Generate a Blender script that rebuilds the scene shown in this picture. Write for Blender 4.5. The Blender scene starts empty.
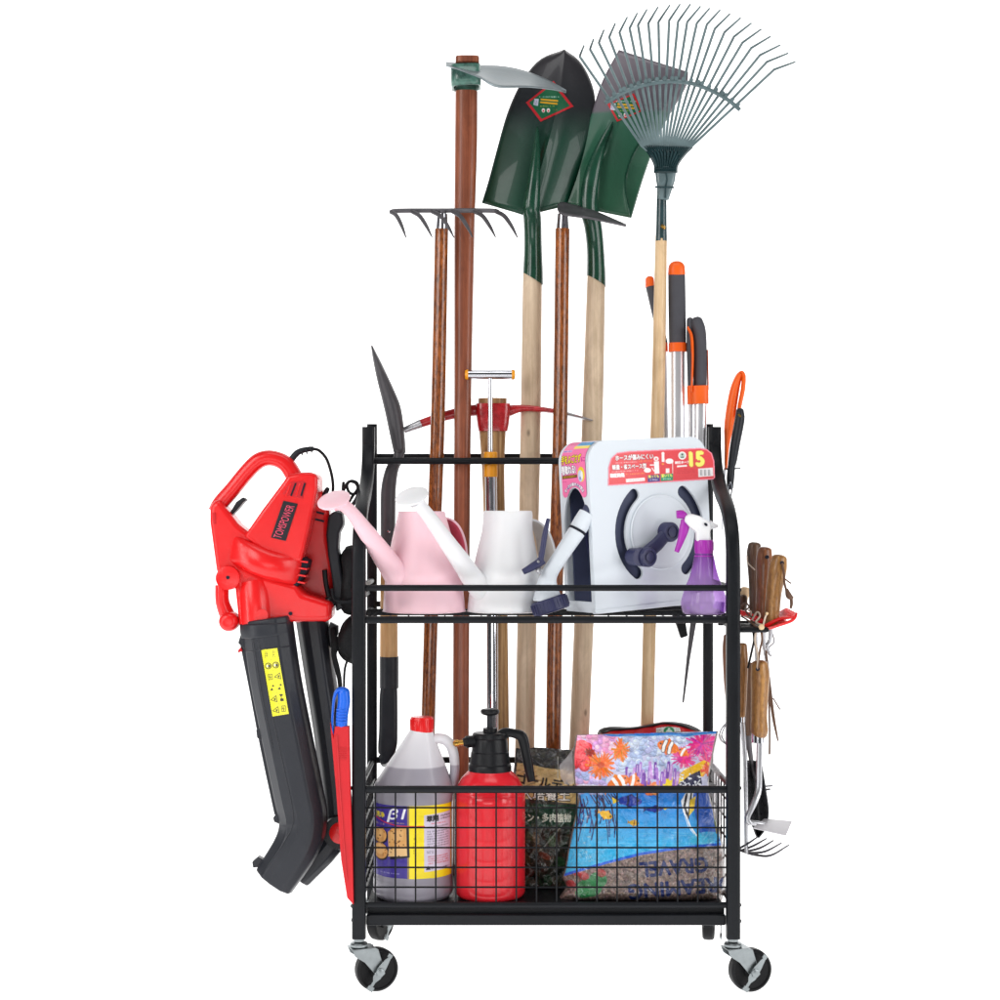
import bpy, bmesh, math, random
import numpy as np
from mathutils import Vector, Matrix, noise as mnoise
random.seed(7)
V = Vector
SC = bpy.context.scene
COL = SC.collection
# ---------------------------------------------------------------- measurements
# measured on the photograph: 1.8 mm per pixel at the rack's front, lens 3.1 m away, lens height 0.857 m
S, D, CX, CY, ZC = .0018, 3.1, 487., 514., .857
def P(px, py, y=0.):
    f = (D + y) / D
    return V(((px - CX) * S * f, y, ZC - (py - CY) * S * f))
def LN(px, y=0.): return px * S * (D + y) / D
def zz(py, y=0.): return P(0, py, y).z
def xx(px, y=0.): return P(px, 0, y).x
# ---------------------------------------------------------------- materials
def lin(c):
    return tuple(((v / 255) / 12.92 if v / 255 <= .04045 else ((v / 255 + .055) / 1.055) ** 2.4) for v in c[:3]) + (1.,)
def nd(nt, t, **k):
    n = nt.nodes.new(t)
    for a, b in k.items():
        if a in n.inputs: n.inputs[a].default_value = b
        else: setattr(n, a, b)
    return n
def base(name):
    m = bpy.data.materials.new(name); m.use_nodes = True
    nt = m.node_tree
    return m, nt, nt.nodes['Principled BSDF'], nd(nt, 'ShaderNodeTexCoord')
def mul(c, k): return tuple(min(1, v * k) for v in c[:3]) + (1.,)
def mat(name, rgb, rough=.45, metal=0., spec=.5, coat=0., var=.12, vs=14., bump=.05, bs=300., stretch=(1, 1, 1), rv=.12, sub=0., coatr=.08):
    m, nt, b, tc = base(name)
    l = nt.links.new
    mp = nd(nt, 'ShaderNodeMapping'); mp.inputs['Scale'].default_value = stretch
    l(tc.outputs['Object'], mp.inputs['Vector'])
    n = nd(nt, 'ShaderNodeTexNoise', Scale=vs, Detail=5., Roughness=.6)
    l(mp.outputs['Vector'], n.inputs['Vector'])
    c = lin(rgb)
    r = nd(nt, 'ShaderNodeValToRGB')
    r.color_ramp.elements[0].position = .3; r.color_ramp.elements[1].position = .7
    r.color_ramp.elements[0].color = mul(c, 1 - var); r.color_ramp.elements[1].color = mul(c, 1 + var)
    l(n.outputs['Fac'], r.inputs['Fac']); l(r.outputs['Color'], b.inputs['Base Color'])
    mr = nd(nt, 'ShaderNodeMapRange'); mr.inputs['To Min'].default_value = max(.03, rough - rv); mr.inputs['To Max'].default_value = rough + rv
    l(n.outputs['Fac'], mr.inputs['Value']); l(mr.outputs['Result'], b.inputs['Roughness'])
    n2 = nd(nt, 'ShaderNodeTexNoise', Scale=bs, Detail=3.)
    l(mp.outputs['Vector'], n2.inputs['Vector'])
    bp = nd(nt, 'ShaderNodeBump', Strength=bump, Distance=.002)
    l(n2.outputs['Fac'], bp.inputs['Height']); l(bp.outputs['Normal'], b.inputs['Normal'])
    b.inputs['Metallic'].default_value = metal
    b.inputs['Specular IOR Level'].default_value = spec
    b.inputs['Coat Weight'].default_value = coat; b.inputs['Coat Roughness'].default_value = coatr
    if sub:
        b.inputs['Subsurface Weight'].default_value = sub
        b.inputs['Subsurface Radius'].default_value = (.02, .015, .012); b.inputs['Subsurface Scale'].default_value = .4
    return m
def wood(name, dark, light, rough=.5, coat=0., sx=90., sz=3.5, lo=.35, hi=.68, spots=0., mott=0., spec=.4, grime=.74):
    m, nt, b, tc = base(name); l = nt.links.new
    mp = nd(nt, 'ShaderNodeMapping'); mp.inputs['Scale'].default_value = (sx, sx, sz)
    l(tc.outputs['Object'], mp.inputs['Vector'])
    n = nd(nt, 'ShaderNodeTexNoise', Scale=1., Detail=7., Roughness=.68, Distortion=.6)
    l(mp.outputs['Vector'], n.inputs['Vector'])
    r = nd(nt, 'ShaderNodeValToRGB'); e = r.color_ramp.elements
    e[0].position = lo; e[1].position = hi; e[0].color = lin(dark); e[1].color = lin(light)
    l(n.outputs['Fac'], r.inputs['Fac']); out = r.outputs['Color']
    if mott:
        n3 = nd(nt, 'ShaderNodeTexNoise', Scale=230., Detail=4., Roughness=.7); mp3 = nd(nt, 'ShaderNodeMapping')
        mp3.inputs['Scale'].default_value = (1, 1, .35); l(tc.outputs['Object'], mp3.inputs['Vector']); l(mp3.outputs['Vector'], n3.inputs['Vector'])
        r3 = nd(nt, 'ShaderNodeValToRGB'); r3.color_ramp.elements[0].position = .45; r3.color_ramp.elements[1].position = .62
        r3.color_ramp.elements[0].color = (0, 0, 0, 1); r3.color_ramp.elements[1].color = (mott, mott, mott, 1)
        l(n3.outputs['Fac'], r3.inputs['Fac'])
        mx = nd(nt, 'ShaderNodeMix', data_type='RGBA'); l(r3.outputs['Color'], mx.inputs[0]); l(out, mx.inputs[6]); mx.inputs[7].default_value = mul(lin(dark), .35); out = mx.outputs[2]
    if spots:
        vo = nd(nt, 'ShaderNodeTexVoronoi', Scale=13.); mp2 = nd(nt, 'ShaderNodeMapping'); mp2.inputs['Scale'].default_value = (1.6, 1.6, .8)
        l(tc.outputs['Object'], mp2.inputs['Vector']); l(mp2.outputs['Vector'], vo.inputs['Vector'])
        r2 = nd(nt, 'ShaderNodeValToRGB'); r2.color_ramp.elements[0].position = .03; r2.color_ramp.elements[1].position = .1
        r2.color_ramp.elements[0].color = (spots, spots, spots, 1); r2.color_ramp.elements[1].color = (0, 0, 0, 1)
        l(vo.outputs['Distance'], r2.inputs['Fac'])
        mx = nd(nt, 'ShaderNodeMix', data_type='RGBA'); l(r2.outputs['Color'], mx.inputs[0]); l(out, mx.inputs[6]); mx.inputs[7].default_value = mul(lin(dark), .3); out = mx.outputs[2]
    n4 = nd(nt, 'ShaderNodeTexNoise', Scale=7., Detail=5., Roughness=.7, Distortion=.8); mp4 = nd(nt, 'ShaderNodeMapping'); mp4.inputs['Scale'].default_value = (3, 3, 1)
    l(tc.outputs['Object'], mp4.inputs['Vector']); l(mp4.outputs['Vector'], n4.inputs['Vector'])
    r4 = nd(nt, 'ShaderNodeValToRGB'); r4.color_ramp.elements[0].position = .32; r4.color_ramp.elements[1].position = .62; r4.color_ramp.elements[0].color = (grime, grime * .96, grime * .92, 1); r4.color_ramp.elements[1].color = (1, 1, 1, 1)
    l(n4.outputs['Fac'], r4.inputs['Fac']); m4 = nd(nt, 'ShaderNodeMix', data_type='RGBA', blend_type='MULTIPLY'); m4.inputs[0].default_value = 1.; l(out, m4.inputs[6]); l(r4.outputs['Color'], m4.inputs[7]); out = m4.outputs[2]
    l(out, b.inputs['Base Color'])
    bp = nd(nt, 'ShaderNodeBump', Strength=.18, Distance=.002); l(n.outputs['Fac'], bp.inputs['Height']); l(bp.outputs['Normal'], b.inputs['Normal'])
    mr = nd(nt, 'ShaderNodeMapRange'); mr.inputs['To Min'].default_value = rough + .1; mr.inputs['To Max'].default_value = max(.05, rough - .1)
    l(n.outputs['Fac'], mr.inputs['Value']); l(mr.outputs['Result'], b.inputs['Roughness'])
    b.inputs['Coat Weight'].default_value = coat; b.inputs['Coat Roughness'].default_value = .12; b.inputs['Specular IOR Level'].default_value = spec
    return m
def grad(name, stops, z0, z1, rough=.35, spec=.5, coat=0., bump=.1, bs=60., sub=0., wob=.012, metal=0.):
    """colour changing with height between z0 and z1 (paint fading to bare steel, a liquid level, worn wood)"""
    m, nt, b, tc = base(name); l = nt.links.new
    g = nd(nt, 'ShaderNodeNewGeometry'); sp = nd(nt, 'ShaderNodeSeparateXYZ'); l(g.outputs['Position'], sp.inputs[0])
    n = nd(nt, 'ShaderNodeTexNoise', Scale=22., Detail=6., Roughness=.65); l(tc.outputs['Object'], n.inputs['Vector'])
    ma = nd(nt, 'ShaderNodeMath', operation='MULTIPLY_ADD'); l(n.outputs['Fac'], ma.inputs[0]); ma.inputs[1].default_value = wob * 2; l(sp.outputs['Z'], ma.inputs[2])
    mr = nd(nt, 'ShaderNodeMapRange'); mr.inputs['From Min'].default_value = z0 + wob; mr.inputs['From Max'].default_value = z1 + wob
    l(ma.outputs[0], mr.inputs['Value'])
    r = nd(nt, 'ShaderNodeValToRGB'); e = r.color_ramp.elements
    while len(e) < len(stops): e.new(.5)
    for q, (p, c) in zip(e, stops): q.position = p; q.color = lin(c)
    l(mr.outputs['Result'], r.inputs['Fac']); l(r.outputs['Color'], b.inputs['Base Color'])
    n2 = nd(nt, 'ShaderNodeTexNoise', Scale=bs, Detail=4.); l(tc.outputs['Object'], n2.inputs['Vector'])
    bp = nd(nt, 'ShaderNodeBump', Strength=bump, Distance=.002); l(n2.outputs['Fac'], bp.inputs['Height']); l(bp.outputs['Normal'], b.inputs['Normal'])
    mr2 = nd(nt, 'ShaderNodeMapRange'); mr2.inputs['To Min'].default_value = max(.03, rough - .12); mr2.inputs['To Max'].default_value = rough + .12
    l(n2.outputs['Fac'], mr2.inputs['Value']); l(mr2.outputs['Result'], b.inputs['Roughness'])
    b.inputs['Specular IOR Level'].default_value = spec; b.inputs['Coat Weight'].default_value = coat; b.inputs['Metallic'].default_value = metal
    if sub:
        b.inputs['Subsurface Weight'].default_value = sub; b.inputs['Subsurface Radius'].default_value = (.02, .018, .018); b.inputs['Subsurface Scale'].default_value = .4
    return m
def printmat(name, rough=.35, coat=0., bump=0., bs=60., spec=.4, dist=.004):
    m, nt, b, tc = base(name); l = nt.links.new
    a = nd(nt, 'ShaderNodeAttribute', attribute_name='print'); l(a.outputs['Color'], b.inputs['Base Color'])
    b.inputs['Roughness'].default_value = rough; b.inputs['Coat Weight'].default_value = coat; b.inputs['Coat Roughness'].default_value = .1
    b.inputs['Specular IOR Level'].default_value = spec
    if bump:
        n = nd(nt, 'ShaderNodeTexNoise', Scale=bs, Detail=4., Roughness=.55, Distortion=1.2); l(tc.outputs['Object'], n.inputs['Vector'])
        bp = nd(nt, 'ShaderNodeBump', Strength=bump, Distance=dist); l(n.outputs['Fac'], bp.inputs['Height']); l(bp.outputs['Normal'], b.inputs['Normal'])
        l(bp.outputs['Normal'], b.inputs['Coat Normal'])
    return m
def film(name, tint, dens, rough=.1, bump=.5, bs=45., top=None):
    """thin clear or tinted plastic: see-through with a glossy skin"""
    m = bpy.data.materials.new(name); m.use_nodes = True; nt = m.node_tree; l = nt.links.new
    for n in list(nt.nodes): nt.nodes.remove(n)
    o = nd(nt, 'ShaderNodeOutputMaterial'); tc = nd(nt, 'ShaderNodeTexCoord')
    tr = nd(nt, 'ShaderNodeBsdfTransparent', Color=lin(tint)); df = nd(nt, 'ShaderNodeBsdfPrincipled'); df.inputs['Base Color'].default_value = lin(tint)
    df.inputs['Roughness'].default_value = rough
    n = nd(nt, 'ShaderNodeTexNoise', Scale=bs, Detail=4., Distortion=1.); l(tc.outputs['Object'], n.inputs['Vector'])
    bp = nd(nt, 'ShaderNodeBump', Strength=bump, Distance=.004); l(n.outputs['Fac'], bp.inputs['Height']); l(bp.outputs['Normal'], df.inputs['Normal'])
    if top:
        g = nd(nt, 'ShaderNodeNewGeometry'); sp = nd(nt, 'ShaderNodeSeparateXYZ'); l(g.outputs['Position'], sp.inputs[0]); mr = nd(nt, 'ShaderNodeMapRange'); mr.inputs['From Min'].default_value = top[1]; mr.inputs['From Max'].default_value = top[2]; l(sp.outputs['Z'], mr.inputs['Value'])
        r = nd(nt, 'ShaderNodeValToRGB'); r.color_ramp.elements[0].color = lin(tint); r.color_ramp.elements[1].color = lin(top[0]); l(mr.outputs['Result'], r.inputs['Fac']); l(r.outputs['Color'], tr.inputs['Color']); l(r.outputs['Color'], df.inputs['Base Color'])
    mx = nd(nt, 'ShaderNodeMixShader'); mx.inputs[0].default_value = dens
    l(tr.outputs[0], mx.inputs[1]); l(df.outputs[0], mx.inputs[2])
    l(mx.outputs[0], o.inputs['Surface'])
    return m
# ---------------------------------------------------------------- objects
def wloc(o):
    p = V((0, 0, 0))
    while o: p = p + o.location; o = o.parent
    return p
def tag(o, label=None, cat=None, group=None, kind=None):
    for k, v in (('label', label), ('category', cat), ('group', group), ('kind', kind)):
        if v: o[k] = v
    return o
def thing(name, label, cat, loc, group=None):
    o = bpy.data.objects.new(name, None); o.empty_display_size = .05; COL.objects.link(o); o.location = loc
    return tag(o, label, cat, group)
def obj(name, bm, m, parent=None, bevel=0, segs=2, ang=35, sub=0, solid=0, recalc=True):
    if recalc: bmesh.ops.recalc_face_normals(bm, faces=bm.faces[:])
    off = wloc(parent) if parent else V((0, 0, 0))
    if parent is None:
        lo = V([min(v.co[i] for v in bm.verts) for i in range(3)]); hi = V([max(v.co[i] for v in bm.verts) for i in range(3)])
        off = V(((lo.x + hi.x) / 2, (lo.y + hi.y) / 2, lo.z))
    for v in bm.verts: v.co -= off
    me = bpy.data.meshes.new(name); bm.to_mesh(me); bm.free()
    me.polygons.foreach_set('use_smooth', [True] * len(me.polygons))
    me.set_sharp_from_angle(angle=math.radians(ang))
    o = bpy.data.objects.new(name, me); COL.objects.link(o)
    me.materials.append(m)
    if parent: o.parent = parent
    else: o.location = off
    if solid:
        md = o.modifiers.new('solid', 'SOLIDIFY'); md.thickness = solid; md.offset = 0
    if bevel:
        md = o.modifiers.new('bevel', 'BEVEL'); md.width = bevel; md.segments = segs; md.limit_method = 'ANGLE'; md.angle_limit = math.radians(32)
        md.harden_normals = False
    if sub:
        md = o.modifiers.new('sub', 'SUBSURF'); md.levels = sub; md.render_levels = sub
    return o
NB = bmesh.new
def catmull(pts, k):
    """smooth curve through rows of numbers"""
    a = [np.array(p, float) for p in pts]
    if k <= 1 or len(a) < 3: return a
    out = []
    for i in range(len(a) - 1):
        p0 = a[i - 1] if i else 2 * a[0] - a[1]
        p1, p2 = a[i], a[i + 1]
        p3 = a[i + 2] if i + 2 < len(a) else 2 * a[-1] - a[-2]
        for j in range(k):
            t = j / k
            out.append(.5 * (2 * p1 + (p2 - p0) * t + (2 * p0 - 5 * p1 + 4 * p2 - p3) * t * t + (3 * p1 - p0 - 3 * p2 + p3) * t ** 3))
    out.append(a[-1]); return out
def sweep(bm, pts, r, n=14, e=2., up=(0, 1, 0), k=1, cap=True, sec=None, rnd=0):
    """tube through pts; r = one radius, or one per point, or (across, deep) per point"""
    N = len(pts)
    if not isinstance(r, (list, tuple)): r = [r] * N
    elif len(r) == 2 and N != 2 and not isinstance(r[0], (list, tuple)): r = [r] * N
    rows = []
    for p, q in zip(pts, r):
        rx, ry = (q if isinstance(q, (list, tuple)) else (q, q)); rows.append([p[0], p[1], p[2], rx, ry])
    rows = catmull(rows, k)
    if rnd:   # rounded ends
        def endc(row, nxt):
            d = row[:3] - nxt[:3]; d = d / (np.linalg.norm(d) + 1e-9); o = []
            for s in (1., .92, .7, .38):
                h = math.sqrt(max(0, 1 - s * s)); q = row.copy(); q[:3] = row[:3] + d * h * rnd * row[3]; q[3:] = row[3:] * s; o.append(q)
            return o
        a, b = endc(rows[0], rows[1]), endc(rows[-1], rows[-2])
        rows = a[::-1] + rows[1:-1] + b
    up = V(up); rings = []; T = [V(q[:3]) for q in rows]; M = len(T)
    for i in range(M):
        t = T[min(i + 1, M - 1)] - T[max(i - 1, 0)]
        if t.length < 1e-9: t = V((0, 0, 1))
        t.normalize(); a = up - t * t.dot(up)
        if a.length < 1e-4: a = V((1, 0, 0)) - t * t.x
        a.normalize(); b = t.cross(a); rx, ry = rows[i][3], rows[i][4]; ring = []
        if sec:
            for (u, v) in sec: ring.append(bm.verts.new(T[i] + b * (u * rx) + a * (v * ry)))
        else:
            for j in range(n):
                w = 2 * math.pi * (j + .5) / n; c, s = math.cos(w), math.sin(w)
                c = math.copysign(abs(c) ** (2 / e), c); s = math.copysign(abs(s) ** (2 / e), s)
                ring.append(bm.verts.new(T[i] + b * (c * rx) + a * (s * ry)))
        rings.append(ring)
    q = len(rings[0])
    for i in range(M - 1):
        for j in range(q): bm.faces.new((rings[i][j], rings[i][(j + 1) % q], rings[i + 1][(j + 1) % q], rings[i + 1][j]))
    if cap:
        bm.faces.new(rings[0]); bm.faces.new(rings[-1])
    return rings
def lathe(bm, prof, org, axis=(0, 0, 1), n=40, k=1, off=None, cap=True, sq=(1, 1)):
    """prof = (radius, height) rows turned about axis; off(h) shifts a ring sideways"""
    ax = V(axis).normalized(); u = ax.orthogonal().normalized() if abs(ax.z) < .9 else V((1, 0, 0)); u = (u - ax * u.dot(ax)).normalized(); v = ax.cross(u)
    rings = []; org = V(org)
    for r, h in catmull(prof, k):
        c = org + ax * h + (V(off(h)) if off else V((0, 0, 0)))
        rings.append([bm.verts.new(c + u * (math.cos(2 * math.pi * j / n) * r * sq[0]) + v * (math.sin(2 * math.pi * j / n) * r * sq[1])) for j in range(n)])
    for a, b in zip(rings, rings[1:]):
        for j in range(n): bm.faces.new((a[j], a[(j + 1) % n], b[(j + 1) % n], b[j]))
    if cap:
        bm.faces.new(rings[0]); bm.faces.new(rings[-1])
    return rings
def prism(bm, outer, o, u, v, w, holes=()):
    """flat outline in the plane (o,u,v) pushed along w, with real holes"""
    o, u, v, w = V(o), V(u), V(v), V(w)
    loops = [outer] + list(holes); lay = []
    for off in (V((0, 0, 0)), w):
        es = []; vs = []
        for lp in loops:
            q = [bm.verts.new(o + u * a + v * b + off) for a, b in lp]; vs.append(q)
            es += [bm.edges.new((q[i], q[(i + 1) % len(q)])) for i in range(len(q))]
        if len(loops) == 1: bm.faces.new(vs[0])
        else: bmesh.ops.triangle_fill(bm, use_beauty=True, use_dissolve=False, edges=es)
        lay.append(vs)
    for A, B in zip(*lay):
        for i in range(len(A)):
            j = (i + 1) % len(A); bm.faces.new((A[i], A[j], B[j], B[i]))
def pp(bm, pts, y, t, holes=(), k=1):
    """outline given as measured (px,py) standing at depth y, t deep"""
    f = lambda q: [((a - CX) * S * (D + y) / D, ZC - (b - CY) * S * (D + y) / D) for a, b in q]
    if k > 1: pts = [tuple(q) for q in catmull(list(pts) + [pts[0]], k)[:-1]]
    prism(bm, f(pts), (0, y, 0), (1, 0, 0), (0, 0, 1), (0, t, 0), [f(h) for h in holes])
def box(bm, c, s, rot=None):
    M = Matrix.Translation(V(c)) @ (rot.to_4x4() if rot else Matrix.Identity(4)) @ Matrix.Diagonal((s[0], s[1], s[2], 1))
    bmesh.ops.create_cube(bm, size=1, matrix=M)
def grid(bm, f, nu, nv):
    vs = [[bm.verts.new(f(i / nu, j / nv)) for i in range(nu + 1)] for j in range(nv + 1)]
    for j in range(nv):
        for i in range(nu): bm.faces.new((vs[j][i], vs[j][i + 1], vs[j + 1][i + 1], vs[j + 1][i]))
    return vs
def resample(pts, n):
    q = np.array(catmull(pts, 8)); d = np.concatenate([[0], np.cumsum(np.linalg.norm(np.diff(q, axis=0), axis=1))])
    t = np.linspace(0, d[-1], n); return np.stack([np.interp(t, d, q[:, i]) for i in range(q.shape[1])], 1)
def circ(cx, cy, r, n=32, r2=None, a0=0., a1=360.):
    full = abs(a1 - a0) >= 360; m = n if full else n + 1
    return [(cx + r * math.cos(math.radians(a0 + (a1 - a0) * i / n)), cy + (r2 or r) * math.sin(math.radians(a0 + (a1 - a0) * i / n))) for i in range(m)]
def rr(x0, y0, x1, y1, r, n=6):
    o = []
    for cx, cy, a in ((x1 - r, y1 - r, 0), (x0 + r, y1 - r, 90), (x0 + r, y0 + r, 180), (x1 - r, y0 + r, 270)):
        o += [(cx + r * math.cos(math.radians(a + 90 * i / n)), cy + r * math.sin(math.radians(a + 90 * i / n))) for i in range(n + 1)]
    return o
# ---------------------------------------------------------------- printing (colours stored on a fine mesh)
_TT = {}
def txt(s):
    if s not in _TT:
        c = bpy.data.curves.new('t', 'FONT'); c.body = s; c.resolution_u = 3
        o = bpy.data.objects.new('t', c); COL.objects.link(o)
        me = bpy.data.meshes.new_from_object(o.evaluated_get(bpy.context.evaluated_depsgraph_get()))
        me.calc_loop_triangles()
        v = np.array([q.co[:2] for q in me.vertices]) if len(me.vertices) else np.zeros((0, 2))
        t = np.array([q.vertices[:] for q in me.loop_triangles]) if len(v) else np.zeros((0, 3), int)
        bpy.data.objects.remove(o); bpy.data.curves.remove(c); bpy.data.meshes.remove(me)
        v = v - v.min(0); _TT[s] = (v, t)
    return _TT[s]
class Canvas:
    def __init__(s, x0, y0, x1, y1, k=6, bg=(255, 255, 255)):
        s.x0, s.y0, s.x1, s.y1, s.k = x0, y0, x1, y1, k
        s.w, s.h = int((x1 - x0) * k), int((y1 - y0) * k)
        s.a = np.empty((s.h, s.w, 3)); s.a[:] = bg
        s.X, s.Y = np.meshgrid(x0 + (np.arange(s.w) + .5) / k, y0 + (np.arange(s.h) + .5) / k)
    def win(s, xa, ya, xb, yb):
        a, c = max(0, int((xa - s.x0) * s.k) - 1), max(0, int((ya - s.y0) * s.k) - 1)
        b, d = min(s.w, int((xb - s.x0) * s.k) + 2), min(s.h, int((yb - s.y0) * s.k) + 2)
        return None if a >= b or c >= d else (slice(c, d), slice(a, b))
    def put(s, w, m, c, al=1.):
        q = s.a[w]; q[m] = q[m] * (1 - al) + np.array(c, float) * al
    def inside(s, pts, w=(slice(None), slice(None))):
        X, Y = s.X[w], s.Y[w]; m = np.zeros(X.shape, bool); n = len(pts)
        for i in range(n):
            (xa, ya), (xb, yb) = pts[i], pts[(i + 1) % n]
            if ya == yb: continue
            m ^= ((ya > Y) != (yb > Y)) & (X < (xb - xa) * (Y - ya) / (yb - ya) + xa)
        return m
    def poly(s, pts, c, al=1.):
        w = s.win(min(q[0] for q in pts), min(q[1] for q in pts), max(q[0] for q in pts), max(q[1] for q in pts))
        if w: s.put(w, s.inside(pts, w), c, al)
    def ell(s, cx, cy, rx, ry, c, rot=0., al=1.):
        R = max(rx, ry); w = s.win(cx - R, cy - R, cx + R, cy + R)
        if not w: return
        r = math.radians(rot); dx, dy = s.X[w] - cx, s.Y[w] - cy
        s.put(w, ((dx * math.cos(r) + dy * math.sin(r)) / rx) ** 2 + ((-dx * math.sin(r) + dy * math.cos(r)) / ry) ** 2 < 1, c, al)
    def line(s, pts, wd, c, al=1.):
        for (xa, ya), (xb, yb) in zip(pts, pts[1:]):
            w = s.win(min(xa, xb) - wd, min(ya, yb) - wd, max(xa, xb) + wd, max(ya, yb) + wd)
            if not w: continue
            dx, dy = xb - xa, yb - ya; q = dx * dx + dy * dy + 1e-9; X, Y = s.X[w], s.Y[w]
            t = np.clip(((X - xa) * dx + (Y - ya) * dy) / q, 0, 1)
            s.put(w, (X - xa - t * dx) ** 2 + (Y - ya - t * dy) ** 2 < (wd / 2) ** 2, c, al)
    def text(s, st, x, y, w, h, c, rot=0., shear=0., bold=0., arc=None):
        """text filling w x h, lower-left corner at (x,y), turned rot degrees anticlockwise"""
        v, t = txt(st)
        if not len(v): return
        q = v / v.max(0); r = math.radians(rot)
        lx, ly = q[:, 0] * w + shear * q[:, 1] * h, q[:, 1] * h
        if arc:
            ang = (q[:, 0] - .5) * arc; R = w / arc
            lx, ly = w / 2 + (R + ly) * np.sin(ang), (R + ly) * np.cos(ang) - R
        offs = [(0, 0)] if not bold else [(bold * a, bold * b) for a, b in ((-1, 0), (1, 0), (0, -1), (0, 1), (.7, .7), (-.7, -.7))]
        for ox, oy in offs:
            gx = (x + ox + lx * math.cos(r) - ly * math.sin(r) - s.x0) * s.k; gy = (y + oy - lx * math.sin(r) - ly * math.cos(r) - s.y0) * s.k
            for tri in t:
                X, Y = gx[tri], gy[tri]
                a, b, cc, d = int(max(0, X.min())), int(min(s.w, X.max() + 2)), int(max(0, Y.min())), int(min(s.h, Y.max() + 2))
                if a >= b or cc >= d: continue
                U, W = np.meshgrid(np.arange(a, b) + .5, np.arange(cc, d) + .5)
                e = [(X[(i + 1) % 3] - X[i]) * (W - Y[i]) - (Y[(i + 1) % 3] - Y[i]) * (U - X[i]) for i in range(3)]
                m = ((e[0] >= 0) & (e[1] >= 0) & (e[2] >= 0)) | ((e[0] <= 0) & (e[1] <= 0) & (e[2] <= 0))
                s.a[cc:d, a:b][m] = c
    def scrib(s, x, y, w, h, c, rows=3, al=.8, rot=0.):
        k = -math.tan(math.radians(rot)); e = h / rows
        """tiny print too small to read"""
        for i in range(rows):
            u = x
            while u < x + w:
                d = min(random.uniform(.5, 1.3), x + w - u); yy = y + i * e + (u - x) * k; t, q = random.uniform(.12, .3) * e, random.uniform(.7, .88) * e
                s.poly([(u, yy + t), (u + d, yy + t + d * k), (u + d, yy + q + d * k), (u, yy + q)], c, al * random.uniform(.55, 1)); u += d + random.uniform(.3, .6) + (random.random() < .1) * 1.2
    def grain(s, amt, sc=1., seed=1):
        g = np.random.default_rng(seed); n = g.normal(0, 1, (int(s.h / s.k * sc) + 2, int(s.w / s.k * sc) + 2))
        iy = ((s.Y - s.y0) * sc).astype(int); ix = ((s.X - s.x0) * sc).astype(int)
        s.a = np.clip(s.a + n[iy, ix][..., None] * amt, 0, 255)
    def at(s, px, py):
        k = s.k; i, j = min(s.w - 1, max(0, int((px - s.x0) * k))), min(s.h - 1, max(0, int((py - s.y0) * k)))
        return s.a[j, i]
    def blur(s):
        """box filter so that fine print does not alias on the mesh"""
        h = max(1, s.k // 4); p = np.pad(s.a, ((h, h), (h, h), (0, 0)), mode='edge'); o = np.zeros_like(s.a)
        for dj in range(2 * h + 1):
            for di in range(2 * h + 1): o += p[dj:dj + s.h, di:di + s.w]
        s.a = o / (2 * h + 1) ** 2
def printed(name, cv, surf, m, parent, kk=2., mask=None, gain=1.):
    """mesh whose vertices carry the canvas colours; surf(px,py) gives its place"""
    nx, ny = int((cv.x1 - cv.x0) * kk), int((cv.y1 - cv.y0) * kk); bm = NB(); ly = None
    cv.blur(); gx, gy = np.linspace(cv.x0, cv.x1, nx + 1), np.linspace(cv.y0, cv.y1, ny + 1)
    if mask is None: keep = np.ones((ny + 1, nx + 1), bool)
    else:
        c2 = Canvas.__new__(Canvas); c2.X, c2.Y = np.meshgrid(gx, gy); keep = c2.inside(mask)
    off = wloc(parent) if parent else V((0, 0, 0)); vs = {}; cols = []
    for j in range(ny + 1):
        for i in range(nx + 1):
            if keep[j, i]:
                vs[j, i] = bm.verts.new(surf(gx[i], gy[j]) - off); cols.append(cv.at(gx[i], gy[j]))
    for j in range(ny):
        for i in range(nx):
            q = [vs.get((j, i)), vs.get((j, i + 1)), vs.get((j + 1, i + 1)), vs.get((j + 1, i))]
            if all(q): bm.faces.new(q)
    me = bpy.data.meshes.new(name); bm.to_mesh(me); bm.free()
    a = me.color_attributes.new('print', 'FLOAT_COLOR', 'POINT'); c = np.array(cols) / 255
    c = np.where(c <= .04045, c / 12.92, ((c + .055) / 1.055) ** 2.4) * gain
    a.data.foreach_set('color', np.concatenate([c, np.ones((len(c), 1))], 1).astype(np.float32).ravel())
    me.polygons.foreach_set('use_smooth', [True] * len(me.polygons)); me.materials.append(m)
    o = bpy.data.objects.new(name, me); COL.objects.link(o); o.parent = parent
    return o
from mathutils.bvhtree import BVHTree
def drape(objs, lift=.0012):
    """places measured points on the near surface of the given objects (a sticker lying on them)"""
    vs, fs = [], []
    for o in (objs if isinstance(objs, list) else [objs]):
        off = wloc(o); n = len(vs); vs += [v.co + off for v in o.data.vertices]; fs += [[i + n for i in f.vertices] for f in o.data.polygons]
    tr = BVHTree.FromPolygons(vs, fs); cam = V((0, -D, ZC)); last = [.1]
    def f(px, py):
        d = (P(px, py, 0) - cam).normalized(); h = tr.ray_cast(cam, d)
        if h[0] is None: return P(px, py, last[0] - lift)
        last[0] = h[0].y; return h[0] - d * lift
    return f
def flattext(name, st, o, ux, uz, m, parent):
    """raised lettering: text stretched over the frame o + ux, o + uz"""
    v, t = txt(st); q = v / v.max(0); bm = NB()
    vs = [bm.verts.new(V(o) + V(ux) * a + V(uz) * b) for a, b in q]
    for tri in t:
        try: bm.faces.new([vs[i] for i in tri])
        except ValueError: pass
    return obj(name, bm, m, parent, recalc=False)
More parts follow.
